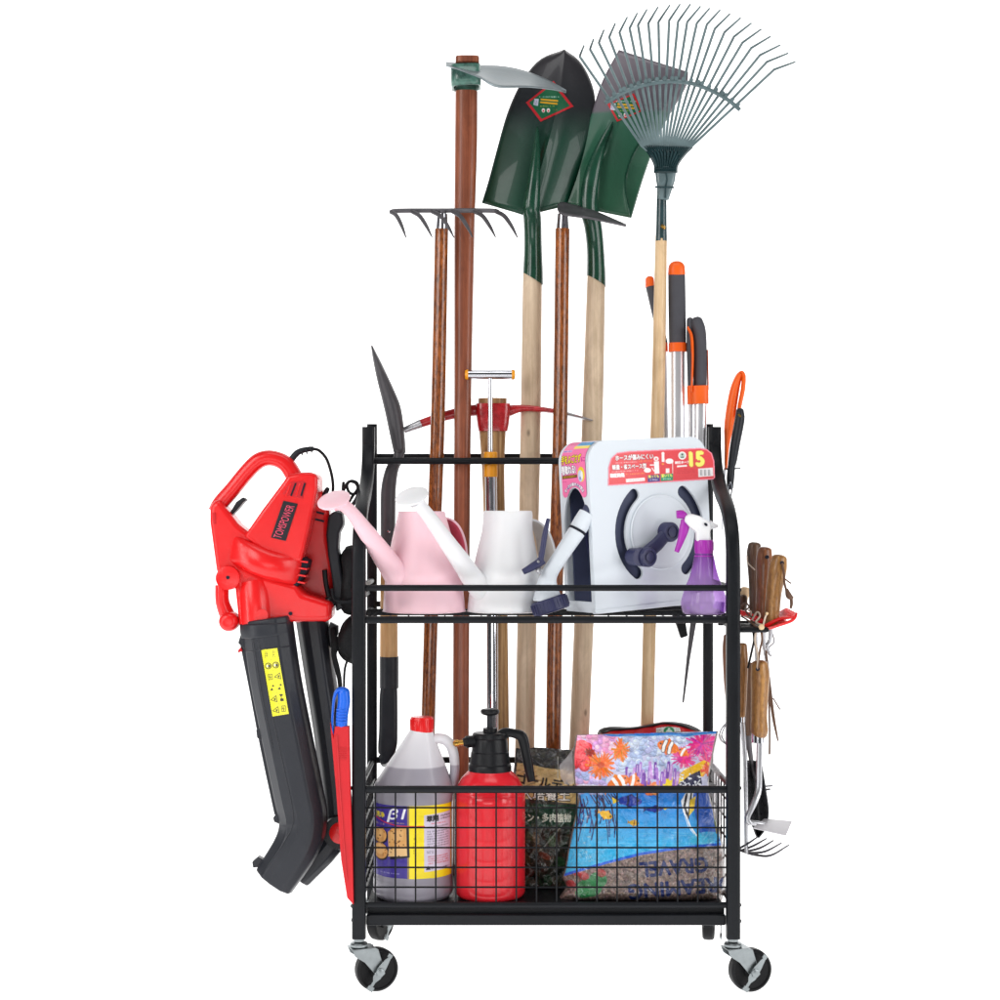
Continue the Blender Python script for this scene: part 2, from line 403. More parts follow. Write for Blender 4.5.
# ---------------------------------------------------------------- palette
M = {}
M['rack'] = mat('powder coated black steel', (21, 23, 27), .34, spec=.19, var=.15, bump=.22, bs=900, rv=.08)
M['wire'] = mat('black coated wire', (18, 20, 23), .4, spec=.16)
M['blk'] = mat('black moulded plastic', (21, 22, 25), .32, spec=.24, bump=.12, bs=700)
M['blk2'] = mat('charcoal moulded plastic', (38, 40, 45), .36, spec=.24, bump=.15, bs=600)
M['rubber'] = mat('black rubber', (20, 20, 22), .45, spec=.18, bump=.15, bs=300)
M['cloth'] = mat('black nylon cloth', (19, 20, 22), .75, spec=.25, bump=.9, bs=160)
M['red'] = mat('red moulded plastic', (226, 30, 32), .24, spec=.45, var=.05, bump=.14, bs=500)
M['redd'] = mat('dark red plastic', (200, 25, 34), .4, spec=.35, var=.06, bump=.1)
M['zinc'] = mat('zinc plated steel', (140, 146, 148), .33, metal=.95, var=.12, vs=60, bump=.12, bs=120)
M['chrome'] = mat('chrome', (205, 206, 212), .08, metal=1., var=.03, rv=.02, bump=0.)
M['steel'] = mat('brushed steel', (190, 190, 194), .34, metal=1., var=.2, vs=30, bump=.2, bs=90, stretch=(1, 1, .15))
M['dsteel'] = mat('dark forged steel', (92, 90, 94), .5, metal=.55, var=.25, vs=40, bump=.35, bs=140)
M['alu'] = mat('drawn aluminium tube', (232, 232, 236), .3, metal=.75, var=.05, bump=.05, bs=80, stretch=(1, 1, .05))
M['orange'] = mat('orange moulded plastic', (240, 98, 20), .4, spec=.4, var=.05)
M['amber'] = mat('amber plastic', (243, 160, 20), .35, var=.06)
M['grip'] = mat('grey rubber grip', (72, 72, 78), .6, spec=.3, bump=.3, bs=900)
M['green'] = mat('glossy green paint', (13, 62, 44), .28, spec=.4, coat=.45, var=.25, vs=30, bump=.25, bs=55)
M['teal'] = mat('green grey enamel', (96, 114, 117), .3, spec=.5, coat=.3, var=.2, vs=30)
M['dteal'] = mat('dark teal enamel', (32, 58, 62), .3, spec=.5, coat=.4, var=.25, vs=40, bump=.2)
M['pale'] = wood('pale sanded wood', (204, 180, 150), (234, 213, 186), .55, lo=.3, hi=.7, spots=.75)
M['honey'] = wood('honey wood', (190, 142, 88), (220, 180, 125), .45, coat=.1)
M['lightw'] = wood('light straight grained wood', (214, 178, 132), (234, 205, 165), .45, coat=.15, sx=130)
M['oak'] = wood('oiled oak', (140, 98, 56), (204, 162, 110), .5, lo=.38, hi=.6, sx=140)
M['lacq'] = wood('dark lacquered wood', (104, 50, 20), (196, 112, 50), .22, coat=.7, mott=.7, sx=110, sz=9)
M['rust'] = wood('red brown stained wood', (112, 52, 30), (180, 104, 70), .42, coat=.2, sx=85, sz=2.2, lo=.3, hi=.7, grime=.62)
M['hand1'] = wood('golden tool handle wood', (126, 80, 36), (198, 146, 82), .4, coat=.3, mott=.4, sx=60)
M['hand2'] = wood('reddish tool handle wood', (104, 58, 32), (170, 108, 66), .4, coat=.3, mott=.25, sx=60)
M['hand3'] = wood('dark walnut tool handle wood', (66, 44, 30), (110, 78, 54), .45, coat=.2, sx=80)
M['leather'] = mat('brown leather cord', (96, 66, 46), .6, bump=.4, bs=400)
M['cord'] = mat('pale braided cord', (196, 178, 160), .7, bump=.6, bs=500)
M['pink'] = mat('pink translucent plastic', (248, 206, 216), .4, spec=.35, var=.02, sub=.2)
M['dpink'] = mat('deep pink plastic', (205, 82, 104), .45, var=.04)
M['white'] = mat('white plastic', (234, 234, 236), .38, spec=.35, var=.015, sub=.1)
M['ice'] = mat('cool white plastic', (222, 229, 236), .34, spec=.4, var=.015, bump=.04)
M['navy'] = mat('navy plastic', (52, 54, 88), .4, spec=.4, var=.08)
M['dark'] = mat('dark hollow plastic', (30, 32, 44), .6, spec=.2)
M['hose'] = mat('blue grey garden hose', (62, 66, 94), .45, var=.08)
M['purple'] = mat('purple plastic', (168, 40, 170), .35, var=.05, sub=.1)
M['brass'] = mat('brass', (214, 168, 84), .25, metal=1.)
M['blue'] = mat('blue moulded plastic', (18, 98, 215), .32, spec=.45, var=.05)
M['bred'] = mat('sprayer red plastic', (228, 38, 50), .22, spec=.45, var=.05, coat=.15, bump=.05)
M['paint'] = mat('chipped red paint', (176, 22, 30), .28, spec=.5, coat=.4, var=.3, vs=60, bump=.3, bs=80)
M['print'] = printmat('glossy printed label', .35, coat=.2)
M['printbag'] = printmat('printed plastic film', .3, coat=.85, bump=.8, bs=34, dist=.008)
# ================================================================ the rack
XL, XR = xx(359), xx(733); FL = -.003
Z1, Z2, Z3, Z4 = zz(587.9), zz(619.7), zz(789.4), zz(905)
rack = thing('tool_rack', 'black steel rolling rack with wire basket, mesh shelf and four casters', 'tool rack', ((XL + XR) / 2, .17, FL))
for X in (XL, XR):
    b = NB()
    pts = [(X, y, z) for y, z in ((0, zz(938)), (0, zz(900)), (0, zz(850)), (0, zz(800)), (0, zz(700)), (0, zz(640)), (0, zz(600)), (0, zz(570)), (.003, .795), (.018, .828), (.05, .856), (.095, .878), (.15, .896), (.2, .921), (.233, .951), (.25, .985), (.25, 1.0), (.25, 1.026))]
    sweep(b, pts, [.0125] * 8 + [.0122] * 10, n=20, e=4.5, up=(1, 0, 0), k=3)
    obj('front_post', b, M['rack'], rack, ang=50)
    b = NB(); sweep(b, [(X, .353, .03), (X, .353, .5), (X, .353, 1.037)], .0101, n=16, e=5); obj('rear_post', b, M['rack'], rack)
def bar(n, a, c, r, e=2., m='rack', par=None, nn=14):
    b = NB(); sweep(b, [a, c], [r, r], n=nn, e=e, up=(0, 0, 1) if abs(V(c).y - V(a).y) > .1 else (0, 1, 0)); return obj(n, b, M[m], par or rack)
bar('front_rail', (XL, 0, Z1), (XR, 0, Z1), .0057)
bar('front_rail', (XL, 0, Z2), (XR, 0, Z2), .0066)
bar('front_rail', (XL, 0, Z3), (XR, 0, Z3), .0067)
bar('front_rail', (XL, 0, Z4), (XR, 0, Z4), .0055)
bar('upper_rail', (XL, .25, zz(461, .25)), (XR, .25, zz(461, .25)), .0066)
bar('rear_rail', (XL, .37, zz(456.5, .37)), (XR, .37, zz(456.5, .37)), .0058)
bar('rear_rail', (XL, .353, zz(760, .353)), (XR, .353, zz(760, .353)), .0064)
bar('rear_rail', (XL, .353, zz(604, .353)), (XR, .353, zz(604, .353)), .0058)
bar('rear_rail', (XL, .353, .145), (XR, .353, .145), .0085)
for X in (XL, XR):
    for z in (Z1, Z2, Z3, Z4): bar('side_rail', (X, 0, z), (X, .353, z), .0055)
    bar('side_rail', (X, .25, .96), (X, .353, .96), .0075)
b = NB()   # shelf mesh lies on the rails
zs = Z2 + .0062
for i in range(1, 6): sweep(b, [(XL, .002 + .04 * i, zs), (XR, .002 + .04 * i, zs)], [.0012] * 2, n=6)
for i in range(20):
    x = XL + .02 + (XR - XL - .04) * i / 19; sweep(b, [(x, .0, zs - .0028), (x, .245, zs - .0024)], [.0012] * 2, n=6, up=(0, 0, 1))
obj('wire_shelf', b, M['wire'], rack)
bar('shelf_bar', (XL, .243, Z2), (XR, .243, Z2), .0065)
b = NB()
for i in range(18):
    x = xx(375.3 + 20.15 * i); sweep(b, [(x, .0, Z3), (x, .0, Z4)], [.0017] * 2, n=6)
for py in (808, 828, 848, 867.8, 887.6): sweep(b, [(XL, .0035, zz(py)), (XR, .0035, zz(py))], [.0017] * 2, n=6)
obj('wire_basket', b, M['wire'], rack)
for X, sg in ((XL, 1), (XR, -1)):
    b = NB(); X2 = X + sg * .002
    for i in range(9):
        y = .03 + .037 * i; sweep(b, [(X2, y, Z3), (X2, y, Z4)], [.0017] * 2, n=6)
    for py in (808, 828, 848, 867.8, 887.6): sweep(b, [(X2 + .0035, .0, zz(py)), (X2 + .0035, .353, zz(py))], [.0017] * 2, n=6, up=(0, 0, 1))
    obj('side_grid', b, M['wire'], rack)
ZT = .1485
b = NB(); box(b, ((XL + XR) / 2, .176, ZT - .015), (XR - XL - .026, .32, .030)); box(b, ((XL + XR) / 2, .008, .1255), (XR - XL - .0255, .014, .0195))
obj('bottom_tray', b, M['rack'], rack, bevel=.0025)
# screw heads on the frame
for (px, py) in ((351.5, 590), (351.5, 616), (351.5, 788), (351.5, 906), (740.6, 590), (740.6, 788), (740.5, 905), (740.5, 921), (352, 920)):
    b = NB(); q = P(px, py, .0); lathe(b, [(.0, -.003), (.0042, -.003), (.0042, -.001), (.0025, .0012), (0, .002)], q, (1 if px > 500 else -1, 0, 0), n=12); obj('screw_head', b, M['rack'], rack)
# tool holder arm on the right-hand side
b = NB()
zh = .648; x0, x1 = XR + .012, .5035
for y in (.004, .2): sweep(b, [(x0 - .012, y, zh), (x1, y, zh)], [.005, .005], n=10)
sweep(b, [(x1, .004, zh), (x1, .2, zh)], [.005] * 2, n=10, up=(0, 0, 1)); sweep(b, [(x0, .0, zh), (x0, .353, zh)], [.005] * 2, n=10, up=(0, 0, 1))
for i in range(4):
    y = .04 + .04 * i; box(b, ((x0 + x1) / 2, y, zh), (x1 - x0, .012, .0035))
obj('hook_holder', b, M['rack'], rack, bevel=.001)
# hooks on the left-hand side
b = NB()
for y in (.06, .16, .26):
    sweep(b, [(XL - .006, y, .70), (XL - .03, y, .695), (XL - .05, y, .70), (XL - .055, y, .72)], .0035, n=8, k=5, up=(0, 1, 0))
sweep(b, [(XL - .008, .02, .70), (XL - .008, .34, .70)], [.006] * 2, n=10, up=(0, 0, 1))
obj('hook_holder', b, M['rack'], rack)
# casters
def caster(X, y, ztop, ph):
    d = V((math.cos(ph), math.sin(ph), 0)); n = V((math.sin(ph), -math.cos(ph), 0)); up = V((0, 0, 1)); o = V((X, y, FL)); R = .0385
    ax = o + d * .0325 + up * R
    b = NB(); lathe(b, [(0, .1035), (.0055, .1035), (.0055, .0965), (.0095, .096), (.0095, .0915), (.0065, .0905), (.0145, .089), (.0165, .0865), (.0165, .083), (.0145, .081), (0, .081)], o, n=24)
    if ztop > .105: lathe(b, [(.005, .09), (.005, ztop - FL + .004)], o, n=16)
    c = obj('caster', b, M['zinc'], rack)
    b = NB(); prof = []
    for s in (-1, 1):
        out = [(-.0165, .079), (.024, .0815), (.031, .0785), (.0425, .041), (.0415, .031), (.034, .027), (.027, .031), (.006, .056), (-.012, .068)]
        prism(b, [(q[0], q[1]) for q in out], o + n * (s * .0172 - .001), d, up, n * .002)
    prism(b, [(-.0165, -.0182), (.027, -.0182), (.027, .0182), (-.0165, .0182)], o + up * .0788, d, n, up * .0022)
    obj('fork', b, M['zinc'], c, bevel=.0007)
    b = NB(); w = .0115
    lathe(b, [(.030, -w), (.0355, -w), (.0385, -w + .003), (.0392, 0), (.0385, w - .003), (.0355, w), (.0335, w), (.0325, w - .0025), (.0305, w - .003), (.014, w - .004), (.013, w), (.006, w + .001), (0, w + .001)], ax, n, n=56)
    lathe(b, [(.0, -w), (.03, -w)], ax, n, n=56, cap=False)
    obj('wheel', b, M['rubber'], c, ang=40)
    b = NB(); q = ax + n * .0225; t = (d * .56 + up * .83).normalized(); s = t.cross(n)
    lathe(b, [(0, -.008), (.0065, -.008), (.0065, .002), (.0085, .002), (.0085, .006), (.0045, .0075), (0, .0078)], q, n, n=6)
    prism(b, [(-.032, -.0035), (-.020, -.003), (-.013, -.0075), (.008, -.0075), (.024, -.0045), (.033, -.001), (.033, .003), (.012, .006), (-.010, .007), (-.02, .0025), (-.032, .0025)], q + n * .0015, t, s, n * .0022)
    box(b, q + t * -.033 + n * .003, (.012, .009, .004), Matrix((tuple(s), tuple(t), tuple(n))).transposed()); box(b, q + t * .033 + n * .002, (.009, .007, .003), Matrix((tuple(s), tuple(t), tuple(n))).transposed())
    obj('brake_pedal', b, M['zinc'], c, bevel=.0006)
for X, y, a in ((XL, 0, 20), (XR, 0, 14)): caster(X, y, zz(938), math.radians(a))
for X, y, a in ((XL, .353, 62), (XR, .353, 80)): caster(X, y, .03, math.radians(a))

# ================================================================ standing long tools
def pole(name, pts, m, par, n=20, **k):
    """pts: (px, py, half width px, depth)"""
    b = NB(); g = sweep(b, [P(x, y, d) for x, y, w, d in pts], [LN(w, d) for x, y, w, d in pts], n=n, k=5 if len(pts) > 2 else 1, **k)
    return obj(name, b, M[m], par, ang=50)
zb = 905   # foot of the tools on the tray
def blade(b, left, right, y0, dep, nu=20, nv=30, f=None, sag=None):
    Lq, Rq = resample(left, nv + 1), resample(right, nv + 1)
    def sf(u, v):
        j = int(round(v * nv)); p = Lq[j] * (1 - u) + Rq[j] * u
        y = y0 + dep * (4 * u * (1 - u)) + (f(p[0], p[1], u, v) if f else 0); return P(p[0], p[1] + (sag(u, v) if sag else 0), y)
    return grid(b, sf, nu, nv)
# --- brown handled cultivator rake
t = thing('cultivator_rake', 'six tined grey steel rake on a slim dark lacquered handle, leftmost tall tool', 'rake', P(428, zb, .285))
pole('handle', [(441.5, 229, 6.8, .247), (437.5, 430, 7.2, .272), (431, 620, 7.2, .288), (424, zb - 8, 7.2, .30)], 'lacq', t)
b = NB(); sweep(b, [P(441.8, 232, .247), P(442.2, 214, .246)], [LN(6.9), LN(5.6)], n=18); obj('ferrule', b, M['chrome'], t)
b = NB()
for i, (xa, xb, yb) in enumerate(((391, 406, 237.5), (412, 432, 237), (432, 454, 237.5), (452.6, 472.5, 237), (474.6, 495.5, 237), (496, 517.5, 237.5))):
    e = 5 if i == 5 else 0
    sweep(b, [P(xa, 211.5, .247), P(xa + (xb - xa) * .38, 216, .225), P(xa + (xb - xa) * .72, 226, .19), P(xb, yb, .15)], [(.0042, .0042), (.0044, .0034), (.0036, .0028), (.0012, .001)], n=8, k=5)
sweep(b, [P(391, 212.5, .243), P(398, 210.8, .249), P(442, 210.6, .249), P(490, 210.6, .249), P(498, 212, .243)], .0045, n=10, k=3)
sweep(b, [P(442.5, 222, .247), P(442.5, 211, .247)], [.008, .0075], n=12)
obj('rake_head', b, M['dsteel'], t)
# --- thick handled hoe
t = thing('hoe', 'broad bladed hoe on a thick red brown wooden handle with a square top', 'hoe', P(461, zb, .29))
b = NB(); sweep(b, [P(466.5, 92, .29), P(466, 150, .29), P(464.5, 230, .29), P(462.5, 430, .29), P(461.3, 620, .29), P(460.5, zb - 8, .29)], [(LN(12.2), .02), (LN(12.2), .02), (LN(11.2), .0195), (LN(9.2), .018), (LN(9), .0175), (LN(9), .0175)], n=28, e=2.7, k=5)
obj('handle', b, M['rust'], t, ang=60)
b = NB(); sweep(b, [P(467.4, 64.5, .29), P(467.4, 57.5, .29)], [(LN(13), .02)] * 2, n=20, e=5); obj('handle_top', b, M['rust'], t, bevel=.002)
M['mottled'] = mat('mottled green enamel', (70, 112, 100), .3, spec=.5, coat=.3, var=.55, vs=55, bump=.3, bs=90)
b = NB(); sweep(b, [P(466.4, 88, .29), P(466, 80, .29), P(465.6, 66, .288)], [(LN(15), .027), (LN(15.6), .028), (LN(15.4), .028)], n=28, e=4, cap=False)
obj('collar', b, M['mottled'], t, solid=.004)
b = NB()
A = [(446, 62.5, .315), (456, 63.5, .31), (471, 65.5, .315), (500, 66.5, .325), (522, 70.5, .325), (545, 79, .30), (566, 90, .262)]
B = [(446, 65, .25), (453, 67, .22), (466, 72, .2), (480, 77.5, .18), (497, 86.8, .165), (530, 87, .205), (566, 91, .26)]
Aq, Bq = resample(A, 25), resample(B, 25)
grid(b, lambda u, v: P(*(Aq[int(round(v * 24))] * (1 - u) + Bq[int(round(v * 24))] * u)) + V((0, 0, -.004 * math.sin(math.pi * u))), 10, 24)
obj('hoe_blade', b, M['hoeb'] if 'hoeb' in M else M.setdefault('hoeb', mat('ground hoe blade', (140, 150, 154), .4, metal=.55, var=.16, vs=30, bump=.12, bs=120)), t, solid=.003)
# --- pointed shovel
grn = grad('shovel paint fading to dark tip', [(0, (12, 62, 44)), (.45, (16, 58, 44)), (.66, (34, 36, 40)), (1, (48, 46, 50))], zz(215, .33), zz(50, .33), .36, coat=.2, spec=.35, bump=.12, bs=26)
t = thing('shovel', 'round pointed green shovel with a pale wooden handle, its blade upwards', 'shovel', P(522, zb, .335))
pole('handle', [(532.5, 268, 9.6, .335), (530.5, 430, 10.2, .335), (527, 620, 9.8, .335), (522, zb - 8, 10, .335)], 'pale', t)
b = NB(); blade(b, [(564, 50), (540, 60), (522, 82), (508, 112), (497, 150), (489, 180), (482, 203)], [(564.5, 50), (579, 61), (590, 80), (595, 102), (591, 132), (580, 168), (566, 206)], .335, -.022,
    f=lambda x, y, u, v: .03 * (1 - v) ** 2 - .012 * max(0, 1 - abs(u - .56) / .06) * min(1, v * 1.2), sag=lambda u, v: v ** 6 * np.interp(u, [0, .4, .5, .7, 1], [0, 8.5, 11, 7, 0]))
w_ = obj('shovel_blade', b, grn, t, solid=.0022)
b = NB(); rg = sweep(b, [P(537.3, 127, .306), P(536.5, 150, .302), P(534, 180, .300), P(531.5, 206, .305), P(532.5, 222, .318), P(533, 245, .33), P(533, 279, .335)], [(LN(1.2), .003), (LN(4), .006), (LN(7), .009), (LN(9.6), .014), (LN(10), .017), (LN(10), .0185), (LN(11.6), .0215)], n=20, k=5)
for v_ in rg[-1]: v_.co.z -= (v_.co.x - xx(533, .335)) * .62
obj('socket', b, M['green'], t, ang=60)
def sticker(par, q, ybase, seed, fn):
    """diamond sticker, corners q (px) on the blade"""
    x0, x1 = min(a for a, _ in q) - 1, max(a for a, _ in q) + 1; y0, y1 = min(a for _, a in q) - 1, max(a for _, a in q) + 1
    cv = Canvas(x0, y0, x1, y1, 10, (190, 30, 40)); cx, cy = sum(a for a, _ in q) / 4, sum(a for _, a in q) / 4
    cv.poly([(cx + (a - cx) * .84, cy + (c - cy) * .84) for a, c in q], (18, 92, 58)); random.seed(seed)
    ax, ay = q[1][0] - q[3][0], q[1][1] - q[3][1]; rot = -math.degrees(math.atan2(ay, ax)) * .5
    cv.scrib(cx - 9, cy - 7, 20, 2, (225, 235, 230), 1); cv.line([(cx - 7, cy - 3.4), (cx + 9, cy - 2)], 1.7, (222, 160, 30)); cv.line([(cx - 7.5, cy - .6), (cx + 8.5, cy + .9)], 1.7, (222, 160, 30))
    cv.scrib(cx - 8, cy + 2.5, 14, 1.6, (230, 200, 60), 1); cv.poly([(cx - 14, cy - 4), (cx - 9.5, cy - 4), (cx - 10.5, cy + 3), (cx - 15, cy + 2)], (205, 205, 222)); cv.scrib(cx - 14, cy - 3, 3, 5, (60, 50, 90), 4)
    for dx in (-5, 0): cv.ell(cx + dx, cy + 7.5, 1.7, 2.1, (235, 220, 220)); cv.ell(cx + dx, cy + 8, .8, 1, (200, 40, 50))
    cv.scrib(cx + 5, cy + 6, 4, 2, (220, 120, 50), 2)
    printed('label', cv, fn, M['print'], par, 3., mask=q)
sticker(t, [(553.5, 80.5), (574, 106.5), (540.5, 122), (525.5, 102.5)], .3, 3, drape(w_, .0024))
# --- square spade
grn2 = grad('spade paint with bare steel end', [(0, (24, 74, 50)), (.5, (44, 90, 70)), (.61, (54, 94, 78)), (.63, (92, 86, 94)), (1, (112, 104, 112))], zz(216, .34), zz(50, .34), .36, coat=.2, spec=.4, bump=.1, bs=30, wob=.002)
t = thing('square_spade', 'square ended green spade with a grey steel edge, on a pale wooden handle', 'spade', P(572, zb, .335))
pole('handle', [(596.5, 268, 9, .335), (592, 430, 10.4, .335), (584, 620, 9.8, .335), (573, zb - 8, 10, .335)], 'pale', t)
def fl(x, y, u, v):
    cx = np.interp(y, [60, 110, 140, 165, 190, 216], [700, 664, 641, 628, 624.5, 631])
    return (max(0, x - cx) * .0018 * .9) - .02 * u * (1 - v) - .016 * max(0, 1 - abs(x - np.interp(y, [120, 165, 215], [612, 591, 587])) / 9) * np.clip((y - 118) / 30, 0, 1)
b = NB(); blade(b, [(619, 50), (601, 85), (584, 140), (572, 175), (561, 204)], [(688, 72), (685, 88), (662, 128), (645, 172), (631, 218)], .34, -.012, nu=40, nv=34, f=fl)
w_ = obj('spade_blade', b, grn2, t, solid=.0022)
b = NB(); rg = sweep(b, [P(612, 122, .318), P(601, 146, .309), P(592, 175, .305), P(588.5, 206, .31), P(593, 226, .322), P(595.5, 250, .333), P(596.3, 281, .335)], [(LN(1.5), .003), (LN(5), .006), (LN(8.5), .008), (LN(9.6), .013), (LN(9.8), .016), (LN(9.7), .018), (LN(10.8), .0205)], n=20, k=5)
for v_ in rg[-1]: v_.co.z -= (v_.co.x - xx(596.3, .335)) * .62
obj('socket', b, M['green'], t, ang=60)
sticker(t, [(634, 93), (643, 111), (617, 122), (607, 104)], .3, 5, drape(w_, .0024))
# --- dark headed draw hoe
for q in ([(641, 140), (634, 152), (628.5, 165), (625.5, 178), (625.5, 192), (628.5, 206), (631, 217)], [(609, 126), (598, 146), (587, 170), (581.5, 192), (580.5, 214)], [(613, 126), (605.5, 146), (599.5, 170), (597, 192), (598, 214)]):
    dr = drape(w_, .001); b = NB(); sweep(b, [dr(x, y) for x, y in resample(q, 16)], [.0008] + [.0021] * 14 + [.0008], n=8); obj('highlight_bead', b, M['green'], t)  # thin raised beads added along the creases to catch highlights
t = thing('draw_hoe', 'slim draw hoe with a flat dark steel head and mottled brown handle', 'hoe', P(553, zb, .285))
pole('handle', [(562.5, 229, 7.2, .285), (560, 430, 7.4, .285), (555, 620, 7.6, .285), (552, zb - 8, 7.8, .285)], 'lacq', t)
b = NB(); sweep(b, [P(562.5, 232, .285), P(562.7, 214, .285)], [LN(7.2), LN(5.8)], n=18); obj('ferrule', b, M['chrome'], t)
b = NB()
A = resample([(557.5, 205, .30), (562.5, 202.5, .31), (572, 205, .312), (590, 209.5, .305), (626, 225, .235)], 20); B = resample([(558, 209, .255), (561, 214, .245), (572, 216, .23), (590, 218.5, .21), (626, 226, .23)], 20)
grid(b, lambda u, v: P(*(A[int(round(v * 19))] * (1 - u) + B[int(round(v * 19))] * u)), 8, 19)
obj('hoe_head', b, M['dsteel'], t, solid=.0035)
# --- leaf rake
t = thing('leaf_rake', 'grey green fan rake with wire tines spread above a light wooden handle', 'rake', P(648, zb, .27))
pole('handle', [(661.2, 236, 5.9, .27), (657.2, 430, 6.8, .27), (649.5, 625, 6.6, .27), (644, zb - 8, 6.6, .27)], 'lightw', t)
b = NB(); sweep(b, [P(661.2, 241, .27), P(661.5, 215, .268), P(662, 190, .266), P(664.5, 182, .264), P(665, 173, .262)], [LN(6.4), LN(5.6), LN(5.6), (LN(9), .013), (LN(10.6), .013)], n=20, k=5, e=2.4); obj('socket', b, M['dteal'], t)
b = NB(); lathe(b, [(0, .0), (.0055, 0), (.0055, .004), (.003, .007), (0, .0075)], P(663, 227, .2598), (0, -1, 0), n=16, sq=(.7, 1)); obj('rivet', b, M['brass'], t)
b = NB(); hubl = [(655.2, 173), (655, 165), (650, 155), (642, 145.5)]; hubr = [(676, 173), (677, 165), (684, 155), (692, 147)]
vs = blade(b, hubl, hubr, .255, -.006, nu=66, nv=18, f=lambda x, y, u, v: .0016 * math.sin(u * 22 * 2 * math.pi))
b.faces.index_update(); kill = [f_ for f_ in b.faces if (lambda c_: abs(c_.x - xx(665.5, .25)) < LN(14) and zz(167, .25) < c_.z < zz(151.5, .25))(f_.calc_center_median())]
bmesh.ops.delete(b, geom=[f_ for f_ in kill if int(round((f_.index % 66))) % 6 in (1, 2)], context='FACES'); obj('hub', b, M['dteal'], t, solid=.006)
b = NB(); sweep(b, [P(665.7, 172, .257), P(665.4, 180, .257), P(664.6, 188, .26), P(663, 199, .266)], [(LN(11), .008), (LN(10.2), .009), (LN(8.2), .010), (LN(6), .012)], n=24, k=3, e=4); cl = obj('clamp', b, M['teal'], t, ang=60)
b = NB(); sweep(b, [P(654.8, 187, .2485), P(674, 187.5, .2485)], [.0018, .0018], n=8); sweep(b, [P(666, 173, .2475), P(667, 180, .2475), P(665.6, 186, .2475), P(665.2, 198, .2525)], .0013, n=8, k=3); obj('seam', b, M['dteal'], cl)
EL = [(82, 235), (125, 205), (162, 178), (205, 155), (248, 135), (290, 118), (325, 105), (368, 97), (410, 92), (455, 85), (492, 90), (530, 92), (570, 97), (612, 102), (645, 120), (685, 135), (725, 153), (760, 178), (797, 200), (833, 230), (862, 258), (892, 290)]
TP = [(100, 190), (140, 163), (183, 125), (230, 98), (280, 72), (322, 55), (362, 40), (408, 30), (457, 22), (500, 18), (543, 18), (585, 27), (623, 35), (667, 42), (708, 58), (752, 75), (797, 97), (838, 122), (877, 152), (917, 188), (950, 222), (980, 258)]
for i, (e, q) in enumerate(zip(EL, TP)):
    b = NB(); u = i / 21; e = (e[0] / 4.1667 + 560, e[1] / 4.1667); q = (q[0] / 4.1667 + 560, q[1] / 4.1667)
    hb = (642 + 50 * u, 146 - 4.5 * math.sin(math.pi * u)); rb = (hb[0] + (665.5 - hb[0]) * .22, hb[1] + 5)
    ed = (e[0] + (hb[0] - e[0]) * .03, e[1] + (hb[1] - e[1]) * .03)
    sweep(b, [P(*rb, .2525), P(*hb, .2515), P(*ed, .232), P(*e, .228), P(e[0] + (q[0] - e[0]) * .1, e[1] + (q[1] - e[1]) * .1, .222), P(*q, .17)], [(.0022, .0013), (.0029, .0013), (.0029, .0013), (.0027, .0013), (.0026, .0013), (.0017, .0012)], n=6)
    obj('tine', b, M['teal'], t)
b = NB()
arc = resample([(605, 103), (620, 94), (640, 86), (660, 82), (675, 81.5), (694, 84), (712, 91), (728, 100), (740, 110)], 40)
sweep(b, [P(x, y, .236) for x, y in arc], (.0042, .0016), n=8)
for i in range(22):
    a = arc[int(round(1 + i / 21 * 37))]; lathe(b, [(0, -.003), (.0042, -.003), (.0042, .003), (0, .003)], P(a[0] + (a[0] - 672) * .012, a[1] - 3, .236), (0, -1, 0), n=8)
obj('spreader_bar', b, M['teal'], t)
# --- pick mattock
t = thing('pickaxe', 'red headed pick mattock on an oak handle behind the chrome pump', 'pickaxe', P(500, zb, .318))
b = NB(); sweep(b, [P(492.5, 398.5, .318), P(492.5, 430, .318), P(493.2, 470, .318), P(495, 540, .318), P(498, 640, .318), P(500.5, zb - 8, .318)], [(LN(15.8), .021), (LN(14.8), .021), (LN(12.5), .02), (LN(11.8), .019), (LN(11), .018), (LN(11.5), .018)], n=24, k=5, e=2.3); obj('handle', b, M['oak'], t, ang=60)
b = NB(); sweep(b, [P(493, 404, .318), P(493, 410, .318), P(493, 425, .318), P(493, 431.5, .318)], [(LN(19), .027), (LN(19.3), .027), (LN(17.5), .026), (LN(16), .025)], n=28, e=4.5, k=3)
sweep(b, [P(478, 410, .318), P(462, 412, .318), P(440, 417.5, .318), P(420, 424, .318), P(405, 430, .316)], [(LN(6.5), .014), (LN(5.8), .011), (LN(5.2), .010), (LN(4.4), .009), (LN(3.2), .006)], n=14, e=3, k=5)
sweep(b, [P(508, 411, .318), P(522, 408.5, .318), P(545, 410, .318), P(566, 414, .318), P(591, 420.5, .318)], [(LN(6.5), .013), (LN(4), .014), (LN(3), .018), (LN(2.4), .022), (LN(.7), .024)], n=14, e=3, k=5)
obj('pick_head', b, M['paint'], t, ang=60)
b = NB(); sweep(b, [P(421, 423.7, .318), P(404, 430.4, .316)], [(LN(4.9), .0098), (LN(3.5), .0066)], n=14, e=3); obj('worn_tip', b, M['steel'], t)
b = NB(); sweep(b, [P(566, 414, .318), P(592, 420.8, .318)], [(LN(2.7), .0226), (LN(.9), .0245)], n=14, e=3)
obj('worn_tip', b, M['steel'], t)
